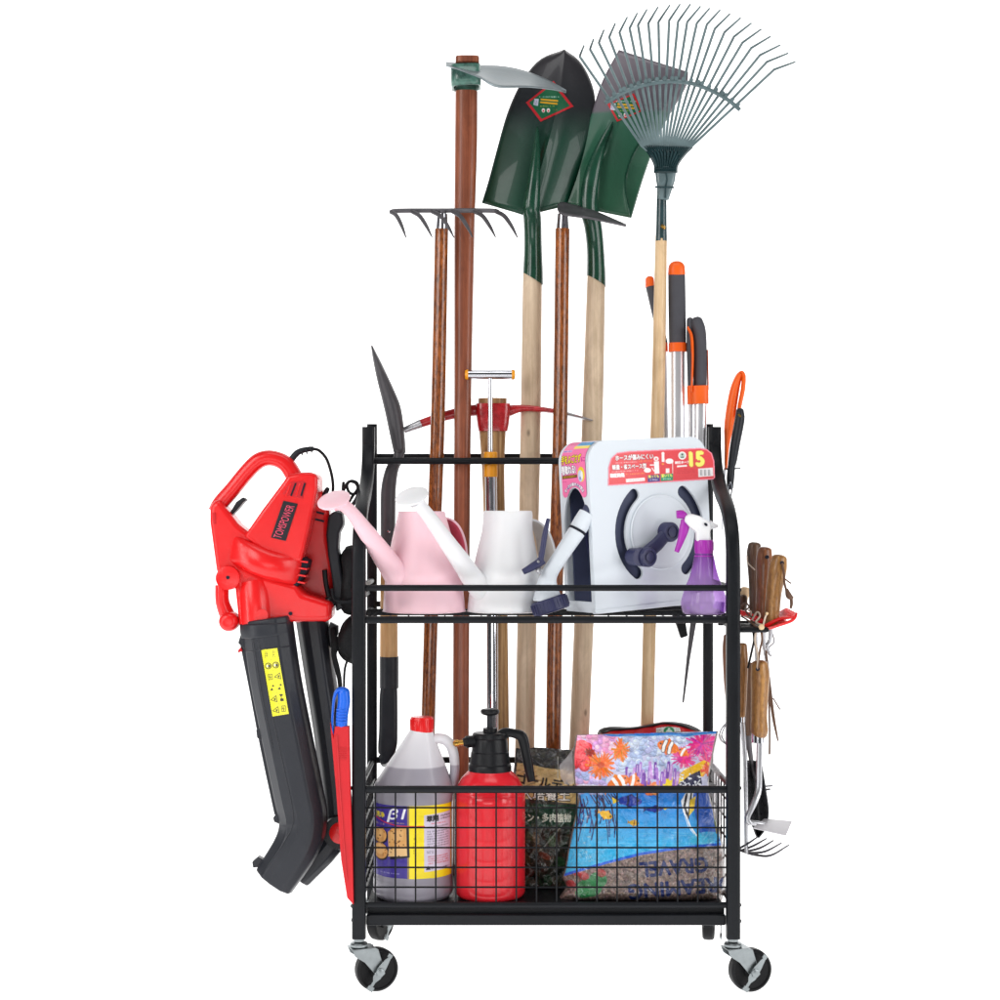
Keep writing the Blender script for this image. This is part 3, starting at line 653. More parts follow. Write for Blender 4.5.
# --- chrome hand pump
t = thing('hand_pump', 'chrome hand pump with a T handle and an amber collar', 'hand pump', P(492, zb, .272))
b = NB(); sweep(b, [P(468, 374.7, .272), P(512, 374.7, .272)], [LN(4.9)] * 2, n=24); obj('handle_bar', b, M['chrome'], t)
for x, s in ((468.2, -1), (511.8, 1)):
    b = NB(); lathe(b, [(0, 0), (LN(5.6), 0), (LN(5.6), .003), (LN(4.6), .006), (0, .007)], P(x, 374.7, .272), (s, 0, 0), n=24); obj('end_cap', b, M['amber'], t)
b = NB(); sweep(b, [P(490.3, 377, .272), P(490.6, 470, .272)], [LN(2.7)] * 2, n=16); obj('rod', b, M['chrome'], t)
b = NB(); sweep(b, [P(490.6, 452, .272), P(490.7, 477, .272)], [LN(7.5)] * 2, n=28); obj('collar', b, M['amber'], t, bevel=.001)
b = NB(); sweep(b, [P(490.9, 470, .272), P(492, 560, .272), P(492.4, 620, .272), P(493.2, zb - 8, .272)], [LN(6.4)] * 4, n=28); obj('barrel', b, M['chrome'], t)
# --- short spade, blade up, seen from the side
t = thing('digging_spade', 'short spade standing on its black D grip, dark narrow blade pointing up', 'spade', P(389, 760, .29))
b = NB(); blade(b, [(371.3, 345.5), (373, 358), (377.5, 380), (384.5, 408), (390.5, 436), (394, 452)], [(372, 345.5), (380.5, 362), (395, 393), (401, 410), (404.3, 436), (405.4, 453)], .29, -.012, nu=8, nv=24)
sweep(b, [P(399.5, 452, .286), P(397.5, 460, .29), P(392, 470, .293), P(388.5, 490, .295), P(388, 520, .295), P(388, 551, .295)], [(LN(5.6), .005), (LN(5), .011), (LN(6.6), .0135), (LN(7.8), .014), (LN(7.8), .0145), (LN(7.4), .0148)], n=18, k=5)
obj('spade_blade', b, M['spb'] if 'spb' in M else M.setdefault('spb', mat('graphite painted steel', (64, 62, 66), .42, spec=.45, var=.15, vs=30, bump=.2, bs=150)), t, solid=.0018)
b = NB(); lathe(b, [(0, 0), (.0035, 0), (.003, .002), (0, .003)], P(389, 531.5, .2795), (0, -1, 0), n=14); obj('rivet', b, M['chrome'], t)
pole('handle', [(388, 549, 7.4, .295), (388.8, 600, 8.6, .295), (389, 662, 9.2, .295)], 'honey', t)
b = NB(); sweep(b, [P(389.2, 656.5, .295), P(389.2, 688, .295)], [LN(10.4)] * 2, n=24)
sweep(b, [P(389.5, 672, .274), P(389.5, 672, .316)], [.004] * 2, n=10, up=(0, 0, 1))
sweep(b, [P(389, 686, .295), P(388.5, 700, .29), P(388.3, 730, .28), P(387.5, 745, .275), P(385, 756.5, .275), P(380, 759.5, .275)], [(LN(9.2), .012), (LN(10), .009), (LN(10.2), .008), (LN(10.4), .008), (LN(8), .008), (LN(4), .006)], n=18, k=5, e=2.6)
sweep(b, [P(389, 686, .298), P(388.5, 705, .325), P(388.3, 735, .34), P(385.5, 757, .33), P(384, 759, .30), P(384, 757, .275)], [(LN(9), .008)] * 4 + [(LN(8), .008)] * 2, n=18, k=5, e=2.6, up=(1, 0, 0))
obj('d_grip', b, M['blk2'], t, ang=50)
# ================================================================ leaf blower hanging on the left side
BY = .02
t = thing('leaf_blower', 'red leaf blower vacuum with two black tubes hanging on the rack side', 'leaf blower', P(280, 890, .07))
def ring_prism(name, pts, y, th, m, par, bev=.006, holes=(), k=1, segs=4, **kw):
    b = NB(); pp(b, pts, y, th, holes, k); return obj(name, b, M[m], par, bevel=bev, segs=segs, **kw)
# rear shell
ring_prism('rear_shell', [(294, 478), (312, 482), (324, 492), (329, 512), (330, 540), (335, 570), (334, 592), (331, 607), (331, 622), (290, 623), (285, 560)], BY + .075, .07, 'red', t, .012)
for y0 in (503, 510.5, 518):
    ring_prism('vent', [(309, y0 - 1), (324, y0 + 2.4), (324, y0 + 4.4), (309, y0 + .8)], BY + .0725, .006, 'dark', t, 0)
# main housing
body = ring_prism('housing', [(283, 482), (288, 474.5), (300, 472.5), (312, 472), (317.5, 476), (317, 490), (309, 530), (301, 562), (268, 556), (244, 536), (262, 510)], BY, .11, 'red', t, .010)
ring_prism('housing_base', [(209.5, 505), (218, 498), (228, 511), (238, 524), (247, 531), (262, 545), (262, 570), (232, 585), (221, 583), (216, 570), (213, 548), (209.5, 522)], BY + .012, .07, 'red', t, .009)
b = NB()
sweep(b, [P(x, y, BY + .05) for x, y in ((216, 512), (221, 503), (233, 489), (246, 473), (257, 462), (267, 458), (278, 459.5), (287, 465), (294, 476), (298, 484))], [(LN(q), .021) for q in (8, 8.2, 8, 8, 8.2, 8, 8, 8.4, 8.4, 8)], n=22, k=4, e=2.6)
obj('handle', b, M['red'], t, ang=60)
ring_prism('trigger', [(229, 514), (236, 502), (243, 497), (246.5, 500), (243.5, 502), (237, 510), (230, 517)], BY + .035, .03, 'blk2', t, .002)
ring_prism('speed_dial', [(212, 513), (215.5, 512.5), (216, 524), (213, 524.5)], BY + .0105, .004, 'redd', t, .001)
# fan housing ring (bulged band)
b = NB()
top = resample([(233.5, 534), (252, 542), (275, 551), (304, 557)], 24); bot = resample([(227.5, 561), (245, 571), (268, 580), (297.5, 586)], 24)
vs = []
for j in range(24):
    ring = []
    for i in range(25):
        a = math.pi * i / 24 - math.pi / 2
        s = .5 + .5 * math.sin(a); q = top[j] * (1 - s) + bot[j] * s
        u = j / 23; bul = math.sin(math.pi * min(1, max(0, .04 + u * .92))) ** .5
        ring.append(b.verts.new(P(q[0], q[1], BY + .03 - .048 * bul * (math.cos(a) ** .35))))
    for q in (bot[j], top[j]): ring.append(b.verts.new(P(q[0], q[1], BY + .09)))
    vs.append(ring)
for A, B in zip(vs, vs[1:]):
    for i in range(len(A)): b.faces.new((A[i], A[(i + 1) % len(A)], B[(i + 1) % len(A)], B[i]))
b.faces.new(vs[0]); b.faces.new(vs[-1]); obj('fan_housing', b, M['red'], t, ang=50)
ring_prism('air_intake', [(299, 555), (309, 561), (306, 572), (297, 587), (293, 586)], BY + .012, .08, 'dark', t, .002)
for i in range(4):
    y0 = 560 + 7 * i; ring_prism('intake_rib', [(298, y0), (308 - i, y0 + 1.5), (307.6 - i, y0 + 3.2), (297, y0 + 1.6)], BY + .006, .05, 'red', t, .0006)
# lower housing
ring_prism('lower_housing', [(232, 563), (262, 575), (297, 585), (303, 594), (332, 603), (331, 621.5), (292, 622), (268, 626), (239, 629.5), (237, 610)], BY + .008, .09, 'red', t, .013)
b = NB(); sweep(b, [P(254, 583, BY + .03), P(256, 600, BY + .025), P(258, 627, BY + .025)], [(LN(16), .03), (LN(17), .033), (LN(17.5), .033)], n=24, k=3); obj('duct', b, M['red'], t)
b = NB(); lathe(b, [(0, 0), (LN(6), 0), (LN(6), -.0015), (LN(4.8), -.0015), (LN(4.8), .0002), (0, .0002)], P(262, 615, BY - .009), (0, -1, 0), n=28); obj('boss', b, M['red'], t)
b = NB(); lathe(b, [(0, 0), (.0035, 0), (.0035, .002), (0, .002)], P(290.5, 613.5, BY + .0078), (0, -1, 0), n=16); obj('screw_hole', b, M['dark'], t)
b = NB(); lathe(b, [(0, 0), (.0033, 0), (.0033, .002), (0, .002)], P(228, 577.5, BY - .0065), (0, -1, 0), n=16); obj('screw_hole', b, M['dark'], t)
b = NB(); lathe(b, [(0, .05), (LN(11.5), .05), (LN(12), .0), (LN(10.5), -.007), (0, -.008)], P(228, 578, BY), (0, 1, 0), n=28, k=2); obj('hinge_boss', b, M['red'], t)
b = NB(); sweep(b, [P(222, 585, BY + .03), P(222.5, 602, BY + .03), P(228, 617, BY + .03)], [(LN(7), .02), (LN(7), .02), (LN(8), .02)], n=18, k=4)
lathe(b, [(0, -.028), (LN(6), -.027), (LN(9.4), -.02), (LN(10.3), -.006), (LN(10.3), .01), (LN(8), .02), (0, .02)], P(229.8, 621, BY + .03), (0, 1, 0), n=28, k=3); obj('switch_knob', b, M['red'], t, ang=60)
ring_prism('catch', [(218, 567), (222, 562), (225, 565), (220, 571)], BY + .02, .01, 'redd', t, .001)
# side grip and lever
ring_prism('side_grip', [(328, 516), (334, 511), (342, 513), (343.5, 524), (339, 533), (338, 548), (342, 575), (346, 606), (336, 612), (332, 580), (328, 556), (326, 535)], BY + .06, .05, 'blk2', t, .004)
b = NB(); sweep(b, [P(324.5, 570, BY + .06), P(326, 584, BY + .058), P(329.5, 600, BY + .058)], [(LN(2.6), .006)] * 3, n=14, k=3); lathe(b, [(0, .01), (LN(5), .009), (LN(6.4), .0), (LN(4.5), -.009), (0, -.011)], P(330.5, 601.5, BY + .06), (0, 1, 0), n=22, k=3); obj('mode_lever', b, M['blk'], t)
# tubes
oct_ = [(-1, -.28), (-.62, -.8), (-.12, -1), (.5, -1), (.9, -.66), (1, -.2), (1, .6), (.6, 1), (-.6, 1), (-1, .6)]
def ttube(name, pts, y, w, dp, m):
    b = NB(); sweep(b, [P(px, py, y) for px, py in pts], [(LN(q), dp) for q in w], sec=oct_, k=4); return obj(name, b, M[m], t, bevel=.0035, segs=3, ang=20)
M['tube'] = mat('dark grey tube plastic', (40, 42, 48), .33, spec=.3, bump=.12, bs=500, var=.08)
tb = ttube('tube', [(311, 612), (320, 675), (329, 735), (336, 792), (337, 820), (329, 843), (299, 875)], BY + .11, (16.5, 15.5, 15, 15, 15, 15, 14.5), .036, 'tube')
tf = ttube('tube', [(266.5, 618), (275.5, 680), (287, 738), (298, 792), (303, 820), (297, 845), (274, 881)], BY + .025, (25, 25, 24.8, 24.5, 24, 23, 21.5), .042, 'tube')
for pts, yy in (([(266.2, 622), (266.6, 629), (267.4, 636)], BY + .025),):
    b = NB(); sweep(b, [P(x, y, yy) for x, y in pts], [(LN(26), .0445), (LN(26.4), .045), (LN(25.6), .0435)], sec=oct_, k=2); obj('tube_collar', b, M['tube'], tf, bevel=.003)
b = NB(); sweep(b, [P(242, 640, BY + .03), P(252, 690, BY + .03), P(263, 748, BY + .03), P(277, 814, BY + .03)], [(LN(2.6), .006)] * 4, n=10, k=3, e=4)
for q in ([(241, 633), (247, 630), (252, 648), (246, 651), (238, 643)], [(256, 730), (263, 724), (266, 738), (262, 741), (257, 738)], [(273, 818), (277, 812), (281, 818), (279, 824), (274, 822)], [(252, 862), (258, 857), (264, 860), (260, 867), (253, 868)]): pp(b, q, BY + .018, .02)
obj('tube_seam', b, M['tube'], tf, bevel=.001)
b = NB()
for q in ([(311, 862), (317, 859), (319.5, 864), (317, 870), (312, 870)], [(330, 622), (338, 626), (338, 634), (331, 648), (326, 642)], [(315, 728), (320, 724), (322, 730), (318, 734)]): pp(b, q, BY + .1, .02)
obj('tube_seam', b, M['tube'], tb, bevel=.001)
ring_prism('latch', [(238, 650), (241, 647), (242.5, 651), (238, 653)], BY + .02, .008, 'redd', t, .001)
b = NB(); wq = P(340, 833, BY + .062)
lathe(b, [(0, .0), (LN(17), 0), (LN(18), .006), (LN(18), .022), (LN(17), .028), (0, .028)], wq, (0, 1, 0), n=40); w_ = obj('wheel', b, M['blk'], t)
b = NB(); lathe(b, [(0, -.004), (LN(8), -.004), (LN(11), -.001), (LN(11), .004), (0, .004)], wq, (0, 1, 0), n=32); obj('hub', b, M['red'], w_)
# name plate and warning sticker
pl = [(283.4, 500.6), (297.7, 503.8), (285.6, 541), (270.8, 537.6)]
b = NB(); pp(b, pl, BY - .0016, .004); np_ = obj('name_plate', b, M['blk2'], t, bevel=.0008)
y_ = BY - .0024; o_ = P(280.6, 539, y_)
ux = P(294.4, 506.3, y_) - o_; uz = P(274.4, 537.2, y_) - o_
M['pinkink'] = mat('pink red ink', (228, 74, 104), .5, var=.02); flattext('lettering', 'TOMSPOWER', o_ + ux * -.0 + uz * -.05, ux, uz * 1.25, M['pinkink'], np_)
ring_prism('vent', [(291, 482), (304.5, 481), (303, 499), (299, 498), (282.5, 494)], BY - .0012, .004, 'redd', t, .0008)
for i in range(4):
    x0 = 287 + 4.6 * i; ring_prism('vent_slot', [(x0 + 3.2, 483), (x0 + 5, 483), (x0 - .4 + i * .5, 496.5), (x0 - 2 + i * .5, 495.5)], BY - .0022, .004, 'dark' if i % 2 else 'red', t, .0004)
wl = [(261, 649.5), (277.3, 647.6), (289, 714), (272.4, 716.6)]
cv = Canvas(258, 645, 292, 719, 10, (238, 232, 40)); random.seed(4)
def wp(u, v): a = np.array(wl[0]) * (1 - u) + np.array(wl[1]) * u; c = np.array(wl[3]) * (1 - u) + np.array(wl[2]) * u; q = a * (1 - v) + c * v; return (q[0], q[1])
K = (40, 36, 12)
for i in range(6):
    for j in range(2):
        c = wp(.27 + .46 * j, (i + .55) / 6.1); ic = (i * 2 + j)
        if i == 0: cv.scrib(c[0] - 1.5, c[1] - 3.5, 3, 7, K, 4)
        elif i == 1: cv.ell(*c, 3.3, 3.3, K); cv.ell(*c, 2.5, 2.5, (238, 232, 40)); cv.ell(c[0] + .6, c[1] + .1, 1.5, 1.7, K); cv.ell(c[0] - .9, c[1], .9, 1.4, (250, 250, 220))
        elif ic in (5, 8, 10): tri = [(c[0] - 3.2, c[1] + 1), (c[0] + 2, c[1] - 3.2), (c[0] + 3.2, c[1] + 3), (c[0] - 3.2, c[1] + 1)]; cv.line(tri, .6, K); cv.ell(c[0] + .8, c[1] + .4, .8, 1.2, K)
        elif ic == 9: cv.poly([(c[0] - 2.5, c[1] - 3.5), (c[0] + 1.5, c[1] - 3.8), (c[0] + 1, c[1] - 2), (c[0] - 1, c[1] - 1.5)], K); cv.poly([(c[0] - 1.5, c[1] + 1), (c[0] + 2, c[1] + .5), (c[0] + 2.4, c[1] + 3.2), (c[0] - 1, c[1] + 3.6)], K); cv.line([(c[0] - .5, c[1] - 2), (c[0], c[1] + 2)], .7, K)
        elif ic in (6, 7): cv.poly([(c[0] - 2, c[1] + 2.6), (c[0], c[1] - .3), (c[0] + 1.2, c[1] + 2.6)], K); cv.ell(c[0] + 1, c[1] - 2, 1, .9, K)
        else: cv.line([(c[0] - 2, c[1] - 2.6), (c[0] + 1.8, c[1] - 3), (c[0] + 2.4, c[1] + 2.4), (c[0] - 1.5, c[1] + 3), (c[0] - 2, c[1] - 2.6)], .5, K); cv.line([(c[0], c[1] - 1.8), (c[0] - .8, c[1] + .2), (c[0] + .8, c[1]), (c[0], c[1] + 2)], .6, K)
for v in (1, 2, 3, 4, 5): cv.line([wp(.06, v / 6.05), wp(.94, v / 6.05)], .25, (170, 165, 20))
cv.line([wp(.5, .03), wp(.5, .97)], .25, (170, 165, 20))
printed('warning_label', cv, drape(tf), M['print'], tf, 3., mask=wl)
for q in ([(258, 640), (267, 690), (280, 752), (292, 806), (293, 824), (284, 842), (264, 872)], [(252, 634), (261, 690), (273, 750)], [(246.5, 652), (290.5, 646)]):
    dr = drape(tf, .0003); b = NB(); sweep(b, [dr(*c_) for c_ in resample(q, 26)], [.0004] + [.0011] * 24 + [.0004], n=6); obj('moulded_line', b, M['tube'], tf)
# power cord
b = NB(); sweep(b, [P(291, 460, BY + .05), P(297, 453, BY + .05), P(304, 450, BY + .052), P(313.5, 448.6, BY + .055)], [LN(3.4), LN(3.2), LN(2.9), LN(2.5)], n=14, k=5)
for i in range(4): q = P(297 + i * 4.6, 453.5 - i * 1.3, BY + .051); lathe(b, [(0, -.001), (LN(3.6), -.001), (LN(3.6), .001), (0, .001)], q, (1, 0, .4), n=14)
obj('cord_sleeve', b, M['blk2'], t)
b = NB(); sweep(b, [P(x, y, d) for x, y, d in ((312, 448.6, .075), (319, 450.5, .078), (326, 458, .082), (330.5, 470, .085), (333, 484, .09), (333, 500, .1), (338, 512, .12), (345, 508, .13), (352, 497, .13), (357.5, 489, .13), (357, 483, .13), (351, 481, .13), (347, 485, .13), (349, 492, .13), (354, 494, .13), (358, 490, .135), (356, 483.5, .138), (349.5, 481.5, .138), (345.5, 486, .14), (343, 491, .145), (343.5, 482, .15))], LN(1.6), n=10, k=6); obj('cord', b, M['rubber'], t)
b = NB(); sweep(b, [P(323, 497, .1), P(327, 490, .1), P(328.3, 487.5, .1)], [LN(2.2), LN(2.6), LN(1.6)], n=10, k=3); obj('plug', b, M['blk2'], t)
b = NB(); sweep(b, [P(349, 509, .13), P(356, 500, .13), P(359, 491, .13)], [LN(2), LN(2.2), LN(1.8)], n=10, k=3); obj('plug', b, M['blk2'], t)

# --- folded black bag
b = NB()
def lump(pts, y, th, seed, amp=.005, n=30, m=14):
    q = resample(list(pts) + [pts[0]], n + 1)[:-1]; c = q.mean(0); rs = []
    for j in range(m + 1):
        a = math.pi * j / m; s = math.sin(a) ** .55 if 0 < j < m else 0.02; d = -math.cos(a) * th / 2; ring = []
        for p in q:
            w = P(c[0] + (p[0] - c[0]) * s, c[1] + (p[1] - c[1]) * s, y + th / 2 + d)
            o = mnoise.noise_vector(w * 38 + V((seed, 0, 0))); ring.append(b.verts.new(w + o * amp))
        rs.append(ring)
    for A, B in zip(rs, rs[1:]):
        for i in range(n): b.faces.new((A[i], A[(i + 1) % n], B[(i + 1) % n], B[i]))
    b.faces.new(rs[0]); b.faces.new(rs[-1])
lump([(341, 556), (346, 547), (353, 546), (357, 560), (358, 600), (356, 614), (344, 613), (339, 600), (342, 575)], .06, .1, 1)
lump([(340, 630), (347, 619), (356, 616), (358, 640), (356, 662), (346, 660), (339, 652), (337.5, 640)], .06, .09, 5)
t = thing('blower_bag', 'folded black cloth bag with hanging strap, between the red blower and the rack', 'bag', P(349, 690, .1))
obj('bag_body', b, M['cloth'], t, ang=80)
b = NB(); sweep(b, [P(333, 628, .1), P(335, 645, .09), P(334, 655, .09), P(337, 668, .09), P(340, 684, .09), P(341, 720, .1)], [(LN(3), .004), (LN(4), .004), (LN(3), .003), (LN(3), .003), (LN(2.4), .003), (LN(2.4), .003)], n=10, k=4)
sweep(b, [P(350, 655, .08), P(345, 668, .085), P(344, 690, .09), P(345, 720, .1)], [(LN(1.3), .002)] * 4, n=8, k=4); obj('strap', b, M['cloth'], t)
# --- folding pruning saw in red sheath
t = thing('pruning_saw', 'pruning saw with blue looped handle in a ribbed red sheath', 'saw', P(345, 905, 0))
b = NB(); pp(b, [(330, 722), (333.5, 736), (335, 726.5), (349, 726.5), (350, 780), (352.5, 855), (353.5, 905), (347, 898), (341, 860), (336, 790)], -.022, .02)
sh = obj('sheath', b, M['redd'], t, bevel=.0028, segs=4)
b = NB()
for i in range(6): box(b, P(342.5, 748 + i * 2.2, -.0225), (.015, .0016, .0012))
sweep(b, [P(337, 735, -.023), P(340, 790, -.023), P(347, 880, -.023)], .0013, n=6, k=2); obj('ribs', b, M['redd'], sh)
b = NB(); sweep(b, [P(343.6, 692, -.012), P(344, 702, -.012), P(342.2, 714, -.012), P(341.6, 727, -.012), P(341, 745, -.012)], [(LN(6), .0112), (LN(6.2), .0112), (LN(6), .011), (LN(5.8), .010), (LN(5.6), .009)], n=22, k=4, rnd=.8)
sweep(b, [P(344, 689.5, -.012), P(337.5, 690.5, -.012), P(334.3, 698, -.012), P(332.9, 712, -.012), P(332.6, 722, -.012), P(333.8, 740, -.012)], [(LN(3), .0105), (LN(2.2), .0105), (LN(1.6), .01), (LN(1.3), .009), (LN(1.2), .009), (LN(1.1), .008)], n=16, k=5)
for i in range(5): sweep(b, [P(336.5, 709.5 + i * 3.1, -.0215), P(342, 710 + i * 3.1, -.0233), P(346.5, 709.5 + i * 3.1, -.0215)], .0014, n=6, k=2)
obj('handle', b, M['blue'], t, ang=60)

# ================================================================ mid shelf
M['greyw'] = mat('shaded white plastic', (198, 190, 184), .4, var=.03)  # white with the shade inside the handle put into its colour
ZS = Z2 + .0082
def can(label, cx, y, rb, rt, h, m, inm, sp, rose, m2, hand):
    t = thing('watering_can', label, 'watering can', (xx(cx, y), y, ZS))
    c = V((xx(cx, y), y, ZS)); top = xx(sp[-1][0], y) - c.x
    b = NB(); lathe(b, [(0, .0), (rb * .93, 0), (rb, .003), (rb * 1.0, .006), (rb * .965, .04), (rb * .89, .08), (rb * .785, .12), (rb * .69, .15), (rt * 1.03, h - .008), (rt, h), (rt * .95, h), (rt * .94, h - .01), (rb * .7, .08), (rb * .9, .01), (0, .006)], c, n=64, off=lambda z: (top * z / h, 0, 0), k=2)
    obj('body', b, M[m], t, ang=50)
    b = NB(); sweep(b, [P(*q[:3]) for q in sp[:-1]], [LN(q[3]) for q in sp[:-1]], n=24, k=6); obj('spout', b, M[m], t, ang=60)
    b = NB(); o = P(*rose[0]); ax = V(rose[1]).normalized(); R = rose[2]
    lathe(b, [(R * .3, -.0125), (R * .6, -.0075), (R * .93, -.0025), (R, 0), (R, .0025), (R * .96, .0035), (R * .5, .006), (0, .0068)], o, ax, n=44, k=1); obj('rose', b, M[m], t, ang=40)
    b = NB(); hp, hi = resample(hand[0], 30), resample(hand[1], 30)
    grid(b, lambda u, v: P(*(hp[int(round(v * 29))] * (1 - u) + hi[int(round(v * 29))] * u), y + .012 + .03 * u), 6, 29); ho_ = obj('handle', b, M[m2], t, solid=.003)
    b = NB(); sweep(b, [P(q[0], q[1], y + .012) for q in hp], .0021, n=10); obj('handle_rim', b, M[m], ho_)
    return t
can('pale pink watering can with long spout, on the mesh shelf', 424.2, .105, .0763, .0437, .186, 'pink', 'dpink',
    [(412, 597, .085, 14.5), (401, 582, .07, 14), (391, 567, .05, 12.4), (377, 547, .02, 10.2), (364, 529, -.015, 8.2), (352, 513, -.045, 6.6), (343, 505, -.06, 6.4), (337, 503, -.066, 8), (421.6,)], ((334, 500.7, -.07), (-.22, -.5, .84), .0297), 'dpink', ([(442, 517), (452, 520), (460, 528), (465.5, 543), (467, 562), (465, 590)], [(440, 519), (445, 525), (448, 536), (452, 550), (456, 566), (460, 592)]))
can('white watering can with long spout, beside the pink one', 504.5, .105, .0688, .0447, .187, 'white', 'white',
    [(494, 602, .085, 13), (484, 592, .072, 12.4), (473, 579, .055, 11.4), (462, 563, .03, 10), (447, 542, .0, 8.4), (433, 522, -.03, 7.2), (422, 508, -.05, 6.6), (416, 501, -.06, 8), (508,)], ((412, 497, -.066), (-.24, -.5, .83), .0300), 'greyw', ([(528, 519), (539, 522), (548, 531), (554, 547), (556, 566), (551, 590)], [(526, 521), (532, 527), (536, 538), (538, 552), (540, 568), (540, 592)]))

# --- hose reel
M['navyd'] = mat('dim navy plastic', (66, 72, 98), .5, spec=.3, var=.1)
th = math.radians(31); O = P(596, 612, .045); O.z = ZS + .0005
ra = math.radians(3.3)
U0 = V((math.cos(th), math.sin(th), 0)); N0 = V((math.sin(th), -math.cos(th), 0)); Z0 = V((0, 0, 1))
U = (U0 * math.cos(ra) + Z0 * math.sin(ra)).normalized(); W = N0.cross(U) * 1.
if W.z < 0: W = -W
RW, RH, RD = .272, .315, .102
t = thing('hose_reel', 'cool white boxed hose reel with red and pink printed stickers and navy crank', 'hose reel', O + U * .1)
def rc(r, n=10):  # outline of the front: rounded top corners
    a = [(.004, 0), (RW - .004, 0), (RW, .004)]
    a += [(RW - r + r * math.cos(math.radians(q)), RH - r + r * math.sin(math.radians(q))) for q in np.linspace(0, 90, n)]
    a += [(r + r * math.cos(math.radians(q)), RH - r + r * math.sin(math.radians(q))) for q in np.linspace(90, 180, n)]
    return a + [(0, .004)]
out = rc(.038)
def onf(px, py, lift=0):
    """point of the box front seen at a measured place"""
    cam = V((0, -D, ZC)); d = P(px, py, 0) - cam; tt = (O + N0 * lift - cam).dot(N0) / d.dot(N0); return cam + d * tt
h_ = onf(660.5, 532) - O; hc = (h_.dot(U), h_.dot(W))
def arc_hole(a0, a1, r0, r1, n=16):
    pt = lambda r, a: (hc[0] + r * math.cos(math.radians(a)), hc[1] + r * math.sin(math.radians(a)))
    rm, rw = (r0 + r1) / 2, (r1 - r0) / 2; L_ = [pt(r1, a) for a in np.linspace(a0, a1, n)]
    for am, s0 in ((a1, 0), (a0, 180)):
        c = pt(rm, am); L_ += [(c[0] + rw * math.cos(math.radians(am + s0 + q)), c[1] + rw * math.sin(math.radians(am + s0 + q))) for q in range(22, 170, 22)]
        if s0 == 0: L_ += [pt(r0, a) for a in np.linspace(a1, a0, n)]
    return L_
b = NB(); prism(b, out, O, U, W, -N0 * .006, [arc_hole(128, 232, .080, .1035), arc_hole(-52, 52, .080, .1035)]); front = obj('front_panel', b, M['ice'], t, bevel=.0016, segs=3)
b = NB(); prism(b, out, O - N0 * (RD - .006), U, W, -N0 * .006); obj('back_panel', b, M['ice'], t, bevel=.003)
# shell around: right side and top, left as a strip down to the opening
b = NB(); i0 = 2
path = out[2:]; inn = [(a + (RW / 2 - a) * .04, c + (RH / 2 - c) * .03) for a, c in path]
q0 = O - N0 * .0065
ring = [O + U * a + W * c for a, c in path]
for (A, B), (Ai, Bi) in zip(zip(path, path[1:]), zip(inn, inn[1:])):
    if A[0] < .0005 and B[0] < .0005: continue
    vs = [b.verts.new(q0 - N0 * d + U * p[0] + W * p[1]) for d in (0, RD - .0135) for p in (A, B, Bi, Ai)]
    for f in ((0, 1, 5, 4), (2, 3, 7, 6)): b.faces.new([vs[i] for i in f])
bmesh.ops.remove_doubles(b, verts=b.verts, dist=.0004); top_ = obj('shell', b, M['ice'], t, ang=50)
# left side with an arched opening
hw = RD - .012
arch = [(.006, .02)] + [(.006, .15)] + [(hw / 2 - (hw / 2 - .006) * math.cos(math.radians(a)), .155 + .075 * math.sin(math.radians(a))) for a in range(0, 181, 12)] + [(hw - .006, .02)]
b = NB(); prism(b, [(0, 0), (hw, 0), (hw, RH - .037), (0, RH - .037)], q0 + U * .0005, -N0, W, U * .004, [arch]); side_ = obj('side_panel', b, M['ice'], t)
b = NB(); c_ = O + U * RW / 2 + W * .14 - N0 * (RD / 2); 
R3 = Matrix((tuple(U), tuple(-N0), tuple(W))).transposed()
box(b, O + U * (RW - .02) + W * .14 - N0 * (RD / 2), (.01, RD - .03, .25), R3); box(b, O + U * RW / 2 + W * .14 - N0 * .0135, (RW - .02, .002, .262), R3); box(b, O + U * RW / 2 + W * .14 - N0 * (RD - .0135), (RW - .03, .004, .26), R3)
obj('inner_wall', b, M['navyd'], t)
b = NB(); pr = [(.02, .0), (.085, 0), (.085, .006), (.03, .01)]
cdr = O + U * hc[0] + W * hc[1]
for k in range(6):
    for j in range(3): pass
lathe(b, [(0, .018), (.112, .018), (.112, .022), (.07, .024), (.07, .080), (.112, .082), (.112, .086), (0, .086)], cdr, -N0, n=48); obj('drum', b, M['navy'], t)
b = NB()
for lay, R in enumerate((.077, .089, .101)):
    n = 4; pts = [cdr - N0 * (.030 + .044 * i / (n * 28)) + (U * math.cos(2 * math.pi * i / 28) + W * math.sin(2 * math.pi * i / 28)) * R for i in range(n * 28)]
    sweep(b, pts, .0058, n=8, up=tuple(N0))
obj('hose_coil', b, M['hose'], t)
# hub disc and crank
b = NB(); lathe(b, [(.0, .001), (.069, .001), (.071, .0025), (.069, .0045), (.066, .0035), (.063, .003), (0, .0045)], cdr, N0, n=64); obj('hub_disc', b, M['ice'], t, ang=25)
p1_, p2_ = O, O
A_, B_ = onf(668, 532, .012), onf(646, 557, .03)
b = NB(); axs = (B_ - A_)
lathe(b, [(0, -.010), (.0185, -.010), (.0185, .010), (.016, .014), (.0125, .014), (.0125, .011), (.0085, .011), (.0085, .013), (0, .0135)], A_, N0, n=36)
sweep(b, [A_ - axs * .02, A_ + axs * .5, B_ - N0 * .012 + axs * .05], [(.0115, .008), (.0125, .008), (.0135, .008)], n=18, e=3, up=tuple(N0))
lathe(b, [(0, -.018), (.0175, -.018), (.0185, .008), (.016, .012), (.0125, .012), (.0125, .009), (.0075, .009), (.0075, .011), (0, .0115)], B_, N0, n=36)
lathe(b, [(0, -.022), (.0165, -.022), (.0165, .004), (0, .004)], B_ - U * .0155 + W * .001, N0, n=30)
obj('crank', b, M['navy'], t, ang=40)
